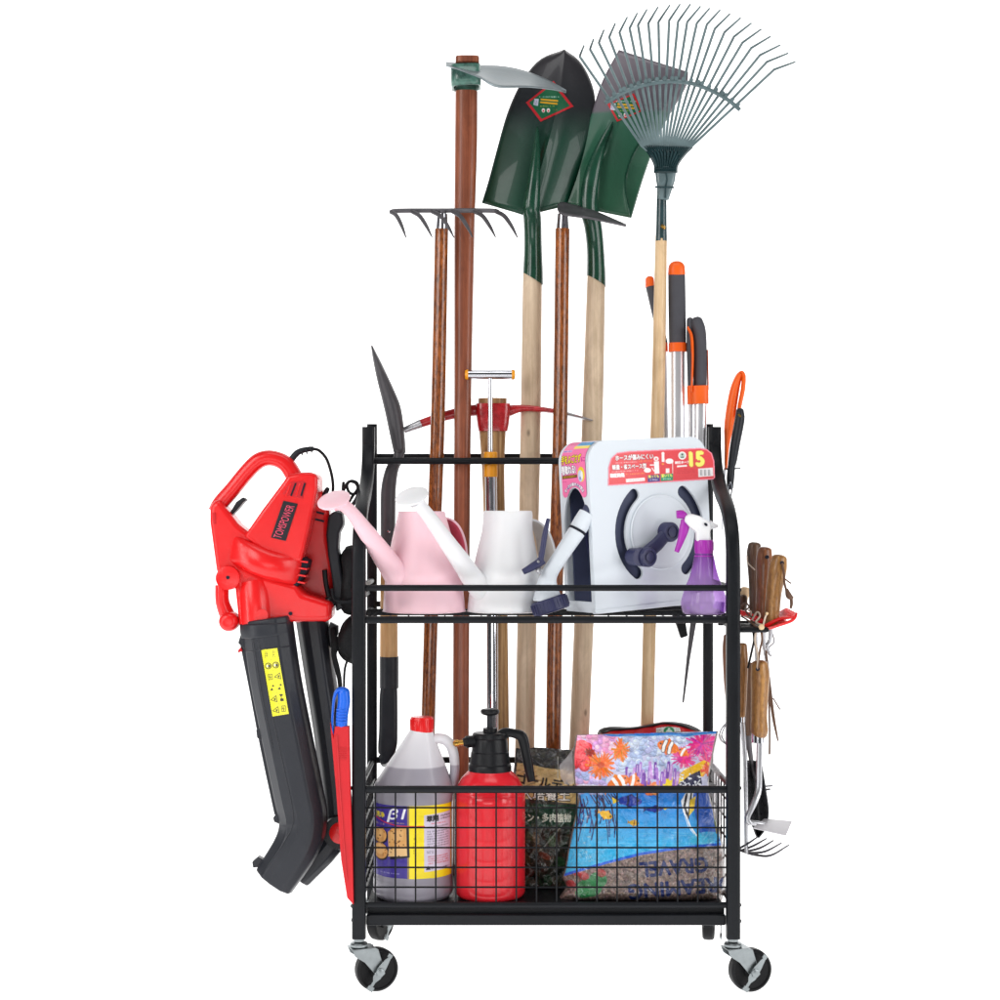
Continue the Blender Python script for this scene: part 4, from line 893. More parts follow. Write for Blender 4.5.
# foot plinth line
b = NB(); prism(b, [(-.002, -.0015), (RW + .002, -.0015), (RW + .002, .010), (-.002, .006)], O + N0 * .002, U, W, -N0 * .01); obj('plinth', b, M['ice'], t, bevel=.0015)
b = NB(); bmesh.ops.create_cube(b, size=1, matrix=Matrix.Translation(V((O + U * .16 - N0 * .03)[:2] + (ZS + .0035,))) @ Matrix.Rotation(th, 4, 'Z') @ Matrix.Diagonal((.11, .03, .007, 1))); obj('foot', b, M['blk'], t, bevel=.001)
# red sticker
st = [(607.8, 486), (608.3, 467), (611, 458), (617, 452.6), (629, 451), (700, 447.8), (707, 449), (712, 453), (714.5, 461), (715.2, 479.4)]
cv = Canvas(606, 446, 717, 488, 9, (228, 60, 68)); random.seed(8)
cv.line(st + [st[0]], 2.6, (252, 140, 160)); WH = (250, 248, 246); YL = (246, 234, 100)
sk = -2.9
cv.text('ホースが傷みにくい', 615.5, 461, 38, 5.6, (120, 20, 30), -sk, bold=.55); cv.text('ホースが傷みにくい', 615.5, 460.9, 38, 5.5, WH, -sk, bold=.22)
cv.scrib(615.5, 462.2, 22, 1.5, WH, 1, rot=-sk); cv.scrib(639, 460.6, 13, 1.5, (250, 170, 60), 1, rot=-sk)
cv.text('軽量・省スペース型', 612.5, 470, 34, 5, (120, 20, 30), -sk, bold=.5); cv.text('軽量・省スペース型', 612.5, 469.9, 34, 4.9, WH, -sk, bold=.2)
cv.scrib(612, 471, 26, 1.5, WH, 1, rot=-sk)
cv.text('耐圧防藻', 610.5, 477.6, 14, 3.9, WH, -sk, bold=.4); cv.scrib(626, 473.4, 19, 1.8, (250, 170, 60), 1, rot=-sk); cv.poly([(625.8, 479), (644.8, 477.6), (645, 481), (626, 482.4)], WH); cv.scrib(626.5, 479.3, 17.5, 2.4, (228, 110, 118), 1, al=.5, rot=-sk)
cv.ell(656.2, 458.8, 2.5, 2.3, WH); cv.poly([(654, 461.5), (659, 461), (659.5, 473.5), (654.5, 474)], WH); cv.line([(654, 465), (650.5, 465)], 1.2, WH); cv.ell(656.2, 459, 1.3, 1.2, (236, 150, 150)); cv.ell(647.5, 470.3, 3.6, 2.4, WH); cv.line([(652, 468), (654, 471)], 1, WH)
cv.ell(663, 453.7, 1.6, 1.8, WH); cv.poly([(661.6, 455), (664.4, 455), (664.6, 462), (661.8, 462)], WH); cv.ell(662.9, 464, 1.2, .8, (250, 170, 60))
cv.ell(669.5, 461.2, 4, 2.7, WH); cv.line([(672.6, 462), (672.8, 473.5)], .7, WH); cv.poly([(665.8, 468.5), (669.4, 468.2), (669.4, 473), (665.8, 473.2)], WH)
cv.poly([(647.6, 475.4), (659.8, 474.5), (660, 481.4), (647.8, 482.2)], (70, 52, 130)); cv.text('持っても', 648.4, 478.2, 10.6, 3, YL, -sk, bold=.2); cv.scrib(650, 478.7, 8, 2.2, WH, 1)
cv.poly([(660.8, 474.4), (673, 473.5), (673, 480.4), (661, 481.2)], (34, 150, 100)); cv.text('置いても', 661.6, 477.3, 10.6, 3, YL, -sk, bold=.2); cv.scrib(663, 477.7, 8, 2.2, WH, 1)
cv.ell(682.3, 455.6, 4, 4, WH); cv.ell(682.3, 455.6, 2.9, 3, (196, 214, 200)); cv.ell(682.3, 454.6, .9, 1, (40, 60, 60)); cv.line([(681, 457.3), (683.6, 457.2)], .9, (40, 60, 60))
cv.text('耐圧ホース', 675.2, 464, 14.4, 2.6, WH, -sk, bold=.2); cv.poly([(677, 465.6), (687, 464.9), (687, 466.6), (677, 467.3)], WH)
cv.text('15', 690.4, 466.2, 13.4, 13.6, (190, 120, 30), -sk, bold=1.5); cv.text('15', 690.4, 466.1, 13.4, 13.6, (250, 240, 110), -sk, bold=1.15)
cv.poly([(698.2, 468.6), (713, 467.6), (713.4, 476), (698.4, 477.2)], (240, 236, 236))
for i in range(9):
    if i % 3 < 2: cv.line([(700.6 + i * 1.3, 470), (700.7 + i * 1.3, 475.4)], .8, (150, 146, 150))
cv.scrib(677, 469, 18, 5, (206, 44, 56), 3, rot=-sk); cv.grain(3, 2)
printed('front_sticker', cv, lambda x, y: onf(x, y, .0007), M['print'], front, 3., mask=st)
# pink sticker over the side and the rounded top corner: coordinates are depth (0..44) and run (0 bottom .. 75)
cv = Canvas(0, 0, 46, 80, 9, (250, 122, 176)); random.seed(2)
def sp_(d, s):   # d = mm*? along depth from the front, s = along the outline downwards from the top
    dd = .006 + d / 46 * (RD - .014); run = .012 + s * .00142; r = .038; arcl = r * math.pi / 2; flat = 0.
    if run < flat: a = (r + flat - run, RH)
    elif run < flat + arcl: q = math.pi / 2 + (run - flat) / r; a = (r + r * math.cos(q), RH - r + r * math.sin(q))
    else: a = (0, RH - r - (run - flat - arcl))
    n_ = (V((0, 0, 0)) + U * (a[0] - .05) + W * (a[1] - (RH - .05))); n_.normalize()
    return O + U * a[0] + W * a[1] - N0 * dd + n_ * .0011
# seen from outside the front is on the right, so text runs from the back (x=46) to the front (x=0)
fx = lambda x: 46 - x
m_ = [(2, 0), (44, 0), (44, 74), (43, 77), (40, 79), (36, 78), (33.5, 74), (30, 68), (25, 65.5), (21, 65.5), (16, 68), (12.5, 74), (10, 78), (6, 79), (3, 77), (2, 74)]
cv.poly([(20, 1), (46, 1), (46, 12), (20, 12)], (70, 176, 226)); cv.poly([(18, 10), (46, 10), (46, 15), (18, 15)], (250, 224, 90)); cv.scrib(4, 3, 14, 6, (214, 60, 130), 2); cv.scrib(22, 3, 22, 6, (40, 90, 190), 2); cv.poly([(3, 17), (18, 17), (18, 20), (3, 20)], (240, 200, 230)); cv.scrib(3.5, 17, 14, 3, (80, 60, 170), 1)
cv.text('手をよごさず', 3, 36, 33, 11, (60, 40, 20), 4, bold=.9); cv.text('手をよごさず', 3, 35.8, 33, 10.8, (250, 230, 50), 4, bold=.35)
cv.text('に', 37.5, 33, 6, 5.5, (190, 40, 130), 4, bold=.2)
cv.text('巻取れる!', 3, 49.5, 24, 11.5, (70, 30, 90), 4, bold=.9); cv.text('巻取れる!', 3, 49.3, 24, 11.2, (252, 250, 250), 4, bold=.45)
cv.poly([(3, 50.6), (29, 49), (29, 53), (3, 54.6)], (110, 70, 20)); cv.scrib(3.5, 51, 25, 3, (250, 224, 60), 1, rot=4)
cv.ell(36, 49, 6, 9.6, (246, 214, 50)); cv.ell(34.5, 51, 4.2, 7.4, (206, 214, 240)); cv.ell(37, 50, 2, 5, (250, 250, 250)); cv.ell(34, 54, 1.4, 2.2, (120, 140, 190))
cv.scrib(3, 57.5, 7, 1.6, (210, 50, 120), 1); cv.line([(12.6, 66.5), (17, 62.4), (23, 61), (29, 62.4), (33.6, 66.5)], 2.4, (40, 40, 170))
cv.text('ホースの巻きぐせ防止', 6, 64, 34, 4.6, (110, 40, 90), 0, bold=.6, arc=2.2); cv.text('ホースの巻きぐせ防止', 6, 63.8, 34, 4.4, (252, 248, 250), 0, bold=.25, arc=2.2)
pk = printed('side_sticker', cv, lambda x, y: sp_(fx(x), y), M['print'], t, 2.6, mask=m_)
# --- spray nozzle leaning on the reel
t = thing('spray_nozzle', 'white hose spray nozzle with navy trigger and ribbed navy head', 'spray nozzle', P(560, 606, .0))
nz = [(592, 519, .03), (586, 531, .022), (572, 553, .012), (556, 578, .0), (550, 592, -.002), (549, 600, -.002)]
b = NB(); sweep(b, [P(577, 531.5, .046), P(562, 554, .04), P(550, 573, .038), P(547, 586, .04), P(547.5, 599, .042)], [(LN(8.8), .0155), (LN(8), .014), (LN(8.2), .014), (LN(10.8), .0175), (LN(14.8), .025)], n=26, k=5, e=2.5); nb_ = obj('nozzle_body', b, M['ice'], t, ang=60)
b = NB(); sweep(b, [P(587.2, 513.4, .052), P(582.4, 521.6, .05), P(577.6, 530, .047)], [LN(8.6), LN(9), LN(8.9)], n=30); obj('hose_connector', b, M['ice'], t, bevel=.0012)
b = NB(); sweep(b, [P(578, 529.3, .047), P(576.8, 531.5, .0465)], [LN(9.5)] * 2, n=30); obj('seal_ring', b, M['dark'], t)
b = NB(); sweep(b, [P(586, 515.5, .053), P(589.5, 508, .06), P(591, 502, .075), P(592, 500, .1)], LN(6.4), n=16, k=5); obj('hose_end', b, M['hose'], t)
hd = (P(549, 604, -.008) - P(546.5, 597, -.006)); b = NB(); ax = (V((.31, -.05, -.95))).normalized(); ho = P(548, 598.5, .042)
lathe(b, [(0, 0), (LN(17.5), 0), (LN(18.5), .002), (LN(19), .023), (LN(18), .0255), (LN(14), .0265), (LN(13), .024), (0, .024)], ho, ax, n=48); hd_ = obj('nozzle_head', b, M['navy'], t, ang=30)
b = NB()
for i in range(30):
    a = 2 * math.pi * i / 30; u_ = ax.orthogonal().normalized(); v_ = ax.cross(u_); q = ho + (u_ * math.cos(a) + v_ * math.sin(a)) * LN(19); sweep(b, [q + ax * .004, q + ax * .021], [.0011] * 2, n=5)
obj('grip_ribs', b, M['navy'], hd_)
b = NB(); sweep(b, [P(548.2, 519, .02), P(545, 534, .014), P(541.5, 556, .014), P(539.5, 561, .02)], [(LN(2), .006), (LN(2.8), .007), (LN(3), .007), (LN(3.6), .007)], n=14, k=4)
sweep(b, [P(543, 560, .022), P(534, 566, .018), P(523, 572, .016)], [(LN(4.4), .007), (LN(4.2), .007), (LN(3), .006)], n=14, k=4); obj('trigger', b, M['navy'], t, ang=60)
b = NB(); lathe(b, [(0, -.003), (.005, -.003), (.006, .002), (.004, .006), (0, .0065)], P(539, 570.5, .016), (0, -1, 0), n=16); lathe(b, [(0, 0), (.0028, 0), (.002, .002), (0, .0024)], P(538.4, 561.6, .0095), (0, -1, 0), n=12); obj('valve', b, M['steel'], t)
# --- purple spray bottle
yb = .036; c = V((xx(704, yb), yb, ZS)); f = LN(1, yb)
t = thing('spray_bottle', 'small purple trigger spray bottle with a white head', 'spray bottle', c)
M['purp'] = film('tinted purple plastic', (218, 190, 236), .36, .06, .04, 30, top=((164, 60, 196), ZS + .04, ZS + .125))
b = NB(); lathe(b, [(0, .001), (17 * f, .0), (21 * f, .003), (22.8 * f, 8 * f), (22.6 * f, 14 * f), (19 * f, 26 * f), (15 * f, 36 * f), (12.2 * f, 46 * f), (10.1 * f, 56 * f), (8.7 * f, 62 * f), (8.3 * f, 66 * f)], c, n=48, k=4); obj('bottle', b, M['purp'], t, ang=60)
b = NB(); lathe(b, [(0, .003), (19 * f, .003), (20.5 * f, 10 * f), (20.5 * f, 12 * f), (0, 12.2 * f)], c, n=40, k=1); M['liq'] = film('purple tinted water', (206, 160, 228), .25, .05, .02); obj('water', b, M['liq'], t)
b = NB(); sweep(b, [c + V((0, 0, .012)), c + V((.002, 0, .08)), c + V((0, 0, .11))], .0016, n=8, k=3); obj('dip_tube', b, M['white'], t)
b = NB(); lathe(b, [(8.2 * f, 56 * f), (9.6 * f, 56 * f), (9.8 * f, 58 * f), (9 * f, 59.5 * f), (9 * f, 61 * f), (9.4 * f, 62 * f), (9.5 * f, 73 * f), (9.1 * f, 74 * f), (0, 74 * f)], c, n=48)
for i in range(24): a = 2 * math.pi * i / 24; q = c + V((math.cos(a) * 9.4 * f, math.sin(a) * 9.4 * f, 0)); sweep(b, [q + V((0, 0, 64 * f)), q + V((0, 0, 72 * f))], [.0007] * 2, n=5)
obj('collar', b, M['purple'], t, ang=30)
b = NB(); pp(b, [(696.6, 542), (696.4, 532), (690, 527), (684.5, 521), (686, 515.5), (691, 513.6), (700, 516), (706, 519.5), (711, 523), (711.5, 528), (710.5, 532), (711.4, 542)], yb - .013, .026); obj('head', b, M['white'], t, bevel=.004, segs=4)
b = NB(); sweep(b, [P(709.5, 525, yb), P(714, 526, yb), P(718, 526.3, yb)], [LN(5), LN(3), LN(1.4)], n=14); obj('spout_tip', b, M['white'], t)
b = NB(); lathe(b, [(0, 0), (LN(1.6), 0), (LN(1.6), .0012), (0, .0012)], P(705.8, 524.5, yb - .0142), (0, -1, 0), n=14, sq=(.8, 1.3)); obj('slot', b, M['dark'], t)
b = NB(); sweep(b, [P(676.5, 514.5, yb), P(682, 514.5, yb), P(687, 517.5, yb)], [(LN(4), .008), (LN(4.4), .008), (LN(2.5), .007)], n=14, k=3)
sweep(b, [P(684, 519, yb), P(684.5, 527, yb), P(681, 540, yb), P(676.5, 552, yb)], [(LN(3), .006), (LN(5), .0065), (LN(3.6), .0065), (LN(2.4), .006)], n=14, k=4); obj('trigger', b, M['purple'], t, ang=60)
# ================================================================ bottom basket
# --- jug
yj = .098; cj = V((xx(413.3, yj), yj, ZT)); f = LN(1, yj); rj = 39.8 * f
t = thing('plastic_jug', 'translucent plastic jug with red cap, half full of grey liquid', 'jug', cj)
zl = cj.z + (898 - 767) * f
M['jug'] = grad('cloudy jug plastic over grey liquid', [(0, (150, 146, 158)), (.493, (166, 162, 172)), (.507, (216, 214, 220)), (1, (236, 235, 238))], zl - .1, zl + .1, .32, .45, coat=.15, bump=.03, bs=12, sub=.25, wob=.0006)
offj = lambda h: (max(0, h - 112 * f) / (58 * f) * 8.5 * f, 0, 0)
prof = [(0, .002), (rj * .8, 0), (rj * .93, .004), (rj, .012), (rj, 20 * f), (rj * .985, 22 * f), (rj * .985, 94 * f), (rj, 96 * f), (rj, 104 * f), (rj * .99, 110 * f), (rj * .92, 117 * f), (rj * .67, 136 * f), (rj * .455, 152 * f), (12 * f, 164 * f), (11 * f, 168 * f), (11 * f, 172 * f)]
b = NB(); lathe(b, prof, cj, n=64, off=offj, k=3); jb = obj('bottle', b, M['jug'], t, ang=60)
b = NB(); sweep(b, [P(430, 742, yj), P(438, 738.5, yj), P(447, 741, yj), (P(452.5, 750, yj)), P(454.6, 765, yj), P(453, 783, yj), P(447, 797, yj)], [(LN(5), .011), (LN(5.4), .011), (LN(5.4), .011), (LN(5.2), .011), (LN(5), .011), (LN(5), .011), (LN(5), .012)], n=20, k=5); obj('handle', b, M['jug'], t, ang=60)
b = NB(); cc = cj + V((8.5 * f, 0, 164 * f)); lathe(b, [(0, 0), (11.6 * f, 0), (11.8 * f, 2 * f), (11.3 * f, 13.6 * f), (10.6 * f, 14.8 * f), (0, 15.2 * f)], cc, n=40)
for i in range(36): a = 2 * math.pi * i / 36; q = cc + V((math.cos(a) * 11.6 * f, math.sin(a) * 11.6 * f, 0)); sweep(b, [q + V((0, 0, 2.5 * f)), q + V((0, 0, 12.5 * f))], [.0006] * 2, n=5)
obj('cap', b, M['red'], t, ang=30)
cv = Canvas(372, 800, 454, 878, 10, (62, 46, 146)); random.seed(12)
cv.poly([(410.5, 800), (454, 800), (454, 878), (410.5, 878)], (250, 226, 30)); cv.poly([(409, 800), (411, 800), (411, 878), (409, 878)], (150, 130, 90))
cv.poly([(425.8, 813.5), (452, 812), (452, 869), (426, 870)], (214, 206, 226))
cv.text('β1', 388, 821, 16, 13, (250, 250, 252), 4, shear=.35, bold=.35); cv.scrib(391, 820.5, 15, 1.8, (240, 200, 90), 1)
cv.text('洗净', 376, 817, 9, 5.5, (244, 220, 60), -4, bold=.25); cv.scrib(376, 822, 9, 3.5, (240, 214, 160), 1)
cv.line([(374, 817), (385, 821.5), (398, 824), (426, 824.5)], 1., (214, 50, 60))
for cx_, cy_, rx_, ry_ in ((380, 835, 7.5, 7.5), (381, 851, 7.5, 8)): cv.ell(cx_ + .6, cy_ + .8, rx_ + .9, ry_ + .7, (20, 16, 26)); cv.ell(cx_, cy_, rx_, ry_, (222, 160, 92)); cv.ell(cx_ - 1, cy_ - 1.5, rx_ * .7, ry_ * .65, (238, 184, 116))
cv.poly([(390, 832), (394, 827.5), (410.5, 824.5), (411.5, 855), (391, 858), (392, 845)], (20, 16, 26)); cv.poly([(389, 831), (393, 827), (408, 826), (408.5, 844.5), (389.5, 845.5)], (226, 168, 98)); cv.poly([(390, 847), (408.5, 845.5), (409, 853.5), (389, 855.5)], (240, 196, 136)); cv.poly([(391, 832), (395, 829), (405, 828.5), (405, 838), (392, 840)], (240, 188, 120), .7)
for _ in range(46):
    x_, y_ = random.uniform(374, 408), random.uniform(828, 857); q_ = cv.at(x_, y_)
    if q_[0] > 190 and q_[2] < 150: cv.ell(x_, y_, random.uniform(.4, 1.1), random.uniform(.4, .9), random.choice([(120, 70, 30), (80, 44, 24), (180, 120, 60)]))
cv.scrib(381, 871, 20, 1.6, (200, 200, 230), 1); cv.text('翠翔', 428.6, 820.4, 11.5, 6, (26, 22, 30), 1, bold=.3); cv.scrib(442, 814, 9.5, 5.5, (50, 44, 60), 2); cv.scrib(433, 821.5, 14, 1.6, (214, 50, 60), 1); cv.scrib(428, 824.5, 22, 2, (90, 84, 100), 1)
cv.scrib(429, 829, 21, 17, (100, 94, 112), 7, al=.75); cv.scrib(428.5, 849, 7, 3, (60, 54, 70), 2); cv.scrib(430, 854, 20, 9, (190, 60, 70), 4, al=.7); cv.scrib(428, 866, 22, 2, (40, 40, 60), 1); cv.poly([(427.5, 868), (430, 864), (432.5, 868)], (30, 30, 50))
cv.text('食', 415, 838, 2.4, 2.6, (150, 130, 20)); cv.scrib(415, 840, 2, 12, (150, 130, 20), 5, al=.6)
def cyl(px, py):
    a = math.asin(max(-.995, min(.995, (px - 413.3) / 40.8))); r = rj * .985 + .0007
    return V((cj.x + r * math.sin(a), cj.y - r * math.cos(a), zz(py, yj - .05)))
printed('label', cv, cyl, M['print'], t, 3.2, mask=[(373, 804), (453, 803), (453, 877), (373, 876)])
# --- pressure sprayer
ys = .092; cs = V((xx(490, ys), ys, ZT)); f = LN(1, ys); R = 35.2 * f; zp = lambda py: zz(py, ys) - ZT
t = thing('pressure_sprayer', 'red pump pressure sprayer with black top and brass nozzle', 'sprayer', cs)
b = NB(); lathe(b, [(0, .004), (R * .8, .002), (R * .92, .003), (R * .985, .009), (R, .02), (R, .06), (R, zp(800)), (R * .985, zp(793)), (R * .93, zp(786)), (R * .82, zp(778.5)), (R * .68, zp(773)), (R * .6, zp(770)), (R * .58, zp(765))], cs, n=72, k=3); obj('tank', b, M['bred'], t, ang=60)
b = NB(); lathe(b, [(R * .6, zp(774)), (R * .61, zp(773.5)), (R * .61, zp(766)), (R * .585, zp(763.5)), (R * .57, zp(763)), (R * .54, zp(752)), (R * .52, zp(751)), (R * .5, zp(742)), (R * .48, zp(738.5)), (R * .5, zp(737.5)), (R * .5, zp(734)), (R * .46, zp(732.5)), (.2 * R, zp(731.5)), (.2 * R, zp(728)), (0, zp(728))], cs, n=56)
obj('pump_head', b, M['blk'], t, ang=28)
b = NB(); sweep(b, [P(478, 741, ys - .005), P(470, 741.5, ys - .012), P(463, 742.5, ys - .014)], [LN(5), LN(5.6), LN(4)], n=20, k=2)
for i in range(14): pass
sweep(b, [P(474, 741.2, ys - .009), P(466, 742, ys - .013)], [LN(6.2)] * 2, n=12); nz_ = obj('nozzle', b, M['blk'], t, ang=30)
b = NB(); sweep(b, [P(464, 742.4, ys - .014), P(459, 743, ys - .015), P(458.5, 743, ys - .015), P(455, 743.4, ys - .016), P(453, 743.6, ys - .016)], [LN(2.8), LN(2.8), LN(3.6), LN(3.6), LN(1.6)], n=14); obj('nozzle_tip', b, M['brass'], nz_)
b = NB(); sweep(b, [P(497, 738, ys), P(504, 732.5, ys + .002), P(514, 733.5, ys + .004), P(522, 737, ys + .004), P(525.5, 750, ys + .004), P(528.5, 766, ys + .004), P(531.5, 781, ys + .004)], [(LN(4), .009), (LN(4.6), .01), (LN(4.6), .01), (LN(5.6), .011), (LN(5.2), .011), (LN(5), .011), (LN(4.2), .01)], n=18, k=4, e=3.2); obj('handle', b, M['blk'], t, ang=50)
ring_prism('trigger_lever', [(500, 730.5), (506, 728.6), (511, 731), (513, 735), (507, 739), (500, 737)], ys - .004, .012, 'blk', t, .002)
b = NB(); sweep(b, [P(490, 733, ys), P(490, 714, ys)], [LN(3.3)] * 2, n=18); obj('pump_rod', b, M['blk2'], t)
b = NB(); lathe(b, [(0, zp(715)), (LN(4), zp(715.5)), (LN(8.6), zp(714)), (LN(9.8), zp(711.5)), (LN(9), zp(709.5)), (LN(6), zp(708.6)), (0, zp(708.3))], cs, n=36, k=2); obj('pump_knob', b, M['blk'], t)
# --- soil bag
def pillow(name, left, right, y, th, m, par, top=.3, amp=.004, seed=0, n=70, back=True, sol=0, side=1., fr=26):
    """sealed bag: front and back sheets meeting along a flat seam"""
    nv = 70; Lq, Rq = resample(left, nv + 1), resample(right, nv + 1); b = NB(); lay = []
    def dep(u, v): return (max(0, 4 * u * (1 - u)) ** .5) * (max(0, min(1, v / top)) ** .7 * min(1, (1 - v) / .05 + .25) ** .6)
    for s in ((-1, 1) if back else (-1,)):
        vs = []
        for j in range(nv + 1):
            row = []
            for i in range(n + 1):
                u, v = i / n, j / nv; p = Lq[j] * (1 - u) + Rq[j] * u
                w = P(p[0], p[1], y + s * th / 2 * dep(u, v))
                o = mnoise.noise_vector(w * fr + V((seed, 3, 1))) * amp + mnoise.noise_vector(w * fr * 3 + V((seed, 3, 1))) * amp * .4
                ed = min(1, min(u, 1 - u) * 12) * min(1, (1 - v) * 20); row.append(b.verts.new(w + V((o.x * .3 * ed, o.y * (.3 + .7 * ed), o.z * .3 * ed))))
            vs.append(row)
        lay.append(vs)
        for j in range(nv):
            for i in range(n): b.faces.new((vs[j][i], vs[j][i + 1], vs[j + 1][i + 1], vs[j + 1][i]))
    if back: bmesh.ops.remove_doubles(b, verts=b.verts, dist=.0003)
    return obj(name, b, m, par, ang=80, solid=sol)
t = thing('soil_bag', 'dark green and gold potting soil bag with Japanese lettering, behind the red sprayer', 'soil bag', P(550, 895, .2))
M['sb'] = mat('dark glossy bag film', (40, 40, 40), .3, coat=.5, var=.3, bump=.6, bs=45)
sb = pillow('bag_body', [(516, 748), (512, 790), (511, 850), (514, 893)], [(586, 750), (592, 790), (594, 850), (590, 893)], .2, .085, M['sb'], t, seed=3, amp=.010)
cv = Canvas(508, 744, 600, 898, 7, (52, 52, 44)); random.seed(21)
for _ in range(160): cv.ell(random.uniform(510, 598), random.uniform(744, 765), random.uniform(1, 5), random.uniform(.5, 1.6), random.choice([(28, 28, 30), (48, 48, 52), (120, 122, 128), (70, 70, 76)]), random.uniform(-40, 40), .7)
cv.poly([(508, 762), (530, 764), (545, 768), (575, 771), (600, 772), (600, 803), (575, 804), (550, 801), (508, 797)], (206, 176, 118))
for _ in range(60): cv.ell(random.uniform(510, 598), random.uniform(764, 800), random.uniform(1.5, 6), random.uniform(.5, 1.2), random.choice([(236, 214, 160), (170, 138, 84), (90, 74, 50)]), random.uniform(-30, 20), .5)
cv.text('ゴールデン', 516, 783, 58, 10.5, (60, 46, 24), -9, bold=.5); cv.text('ゴールデン', 516, 783, 58, 10.2, (28, 24, 20), -9, bold=.1)
cv.text('入培養土', 520, 799.5, 50, 11, (30, 26, 22), -2, bold=.9); cv.text('入培養土', 520, 799.3, 50, 10.6, (244, 240, 230), -2, bold=.15)
cv.poly([(508, 802), (560, 805), (600, 804), (600, 826), (560, 829), (545, 828), (508, 824)], (24, 62, 44)); cv.scrib(522, 806, 34, 2.4, (190, 200, 180), 1)
cv.text('サボテン・多肉植物', 505, 821.5, 66, 8.4, (226, 232, 216), -.5, bold=.3)
for _ in range(260):
    cv.ell(random.uniform(510, 598), random.uniform(828, 896), random.uniform(1.5, 8), random.uniform(1, 4), random.choice([(30, 44, 34), (22, 30, 26), (46, 62, 44), (70, 60, 44), (20, 56, 36), (24, 24, 24), (84, 74, 52), (60, 36, 26)]), random.uniform(0, 180), .55)
for x_, y_, c_ in ((530, 836, (96, 104, 70)), (570, 872, (56, 104, 60)), (575, 842, (70, 96, 60)), (526, 858, (110, 90, 60)), (536, 838, (150, 120, 84)), (545, 856, (150, 70, 50)), (530, 872, (120, 50, 40)), (552, 842, (60, 100, 60)), (560, 862, (44, 96, 54)), (548, 880, (30, 80, 46)), (538, 848, (120, 96, 70))): cv.ell(x_, y_, random.uniform(4, 7), random.uniform(3, 5), c_, random.uniform(0, 90), .6)
cv.line([(571, 812), (560, 828), (545, 846), (538, 852)], 1.2, (200, 206, 200), .6); cv.line([(558, 757), (558, 778)], 1.2, (210, 210, 205), .6); cv.grain(7, 2, 4)
printed('printed_film', cv, drape(sb, .002), M['printbag'], sb, 1.8, gain=1.35, mask=[(518, 749), (584, 751), (589, 790), (591, 850), (588, 892), (516, 892), (513, 850), (514, 790)])
# --- red bag behind
t = thing('charcoal_bag', 'red and black bag top with a green leaf mark, peeking out behind the fish bag', 'bag', P(650, 895, .24))
M['rb'] = mat('red bag film', (202, 32, 38), .35, coat=.4, var=.08, bump=.5, bs=40)
rb = pillow('bag_body', [(598, 733), (598, 760), (596, 830), (598, 893)], [(700, 730), (706, 760), (706, 830), (702, 893)], .245, .085, M['rb'], t, seed=9, amp=.004)
M['kb'] = mat('black bag film', (30, 30, 32), .4, coat=.4, var=.2, bump=.6, bs=40)
b = NB(); c0 = resample([(598, 733, .25), (601, 729, .235), (612, 727, .23), (632, 727.4, .23), (650, 724.6, .23), (667, 722, .23), (685, 724, .23), (699, 729.5, .235), (703, 734, .25)], 30); c1 = resample([(599, 736, .24), (603, 734, .225), (612, 730.5, .22), (632, 728.8, .22), (650, 726, .22), (667, 723.4, .22), (685, 727, .22), (697, 732.5, .225), (702, 737, .24)], 30)
grid(b, lambda u, v: P(*(c0[int(round(v * 29))] * (1 - u) + c1[int(round(v * 29))] * u)), 3, 29); obj('folded_top', b, M['kb'], t, solid=.003)
b = NB(); grid(b, lambda u, v: P(c1[int(round(v * 29))][0], c1[int(round(v * 29))][1] - 1.5 + 24 * u, .226 - .012 * math.sin(u * 2.4) + .0015 * math.sin(v * 40)), 8, 29); obj('bag_front', b, M['rb'], t, solid=.001)
cv = Canvas(655, 724, 683, 738, 9, (232, 236, 234)); cv.ell(669, 731.5, 5.4, 5, (30, 140, 90)); cv.ell(667.5, 732.5, 1.8, 3, (222, 240, 230), 20); cv.ell(671, 732.5, 1.6, 2.8, (222, 240, 230), -20); cv.ell(669, 729, 1.2, 1.2, (222, 240, 230)); cv.scrib(657, 729, 5, 6, (120, 130, 130), 3); cv.scrib(676, 728, 6, 6, (120, 130, 130), 3)
printed('label', cv, lambda x, y: P(x, y, .209 + .001 * (x - 669) ** 2 * .02), M['printbag'], t, 2.5, mask=[(656, 728), (668, 726.2), (680, 727.6), (682, 736), (656, 737)])
# --- gravel bag
t = thing('gravel_bag', 'clear bag of gravel printed with colourful reef fish, at the right of the basket', 'gravel bag', P(643, 898, .09))
gl = [(576, 735), (573, 755), (574, 782), (578, 800), (573, 826), (568, 850), (565, 868), (562, 878), (566, 886), (560, 896), (558, 901)]
gr = [(718, 731), (714, 750), (709, 780), (711, 800), (718, 822), (723, 845), (725, 868), (725, 884), (724, 893), (723, 897), (722, 901)]
M['gravel'] = mat('gravel in a clear bag', (120, 106, 100), .5, coat=.5, var=.35, vs=90, bump=.8, bs=160)
gb = pillow('bag_body', gl, gr, .085, .12, M['gravel'], t, top=.42, seed=11, amp=.0085, fr=22)
cv = Canvas(555, 727, 729, 903, 7, (128, 114, 108)); R_ = random.Random(5)
for _ in range(5200): g = R_.uniform(.5, 1.42); cv.ell(R_.uniform(556, 728), R_.uniform(840, 903), R_.uniform(.6, 1.7), R_.uniform(.5, 1.3), (128 * g, 108 * g * R_.uniform(.93, 1.04), 102 * g * R_.uniform(.9, 1.05)), R_.uniform(0, 180), .65)
for x_, y_, rx, ry in ((589, 888, 13, 9), (598, 880, 9, 8), (583, 893, 8, 5)): cv.ell(x_, y_, rx, ry, (36, 132, 70), 0, .75)
for x_, y_ in ((577, 872), (584, 876), (601, 873), (571, 884)): cv.ell(x_, y_, 5, 4, (190, 50, 54), 20, .7)
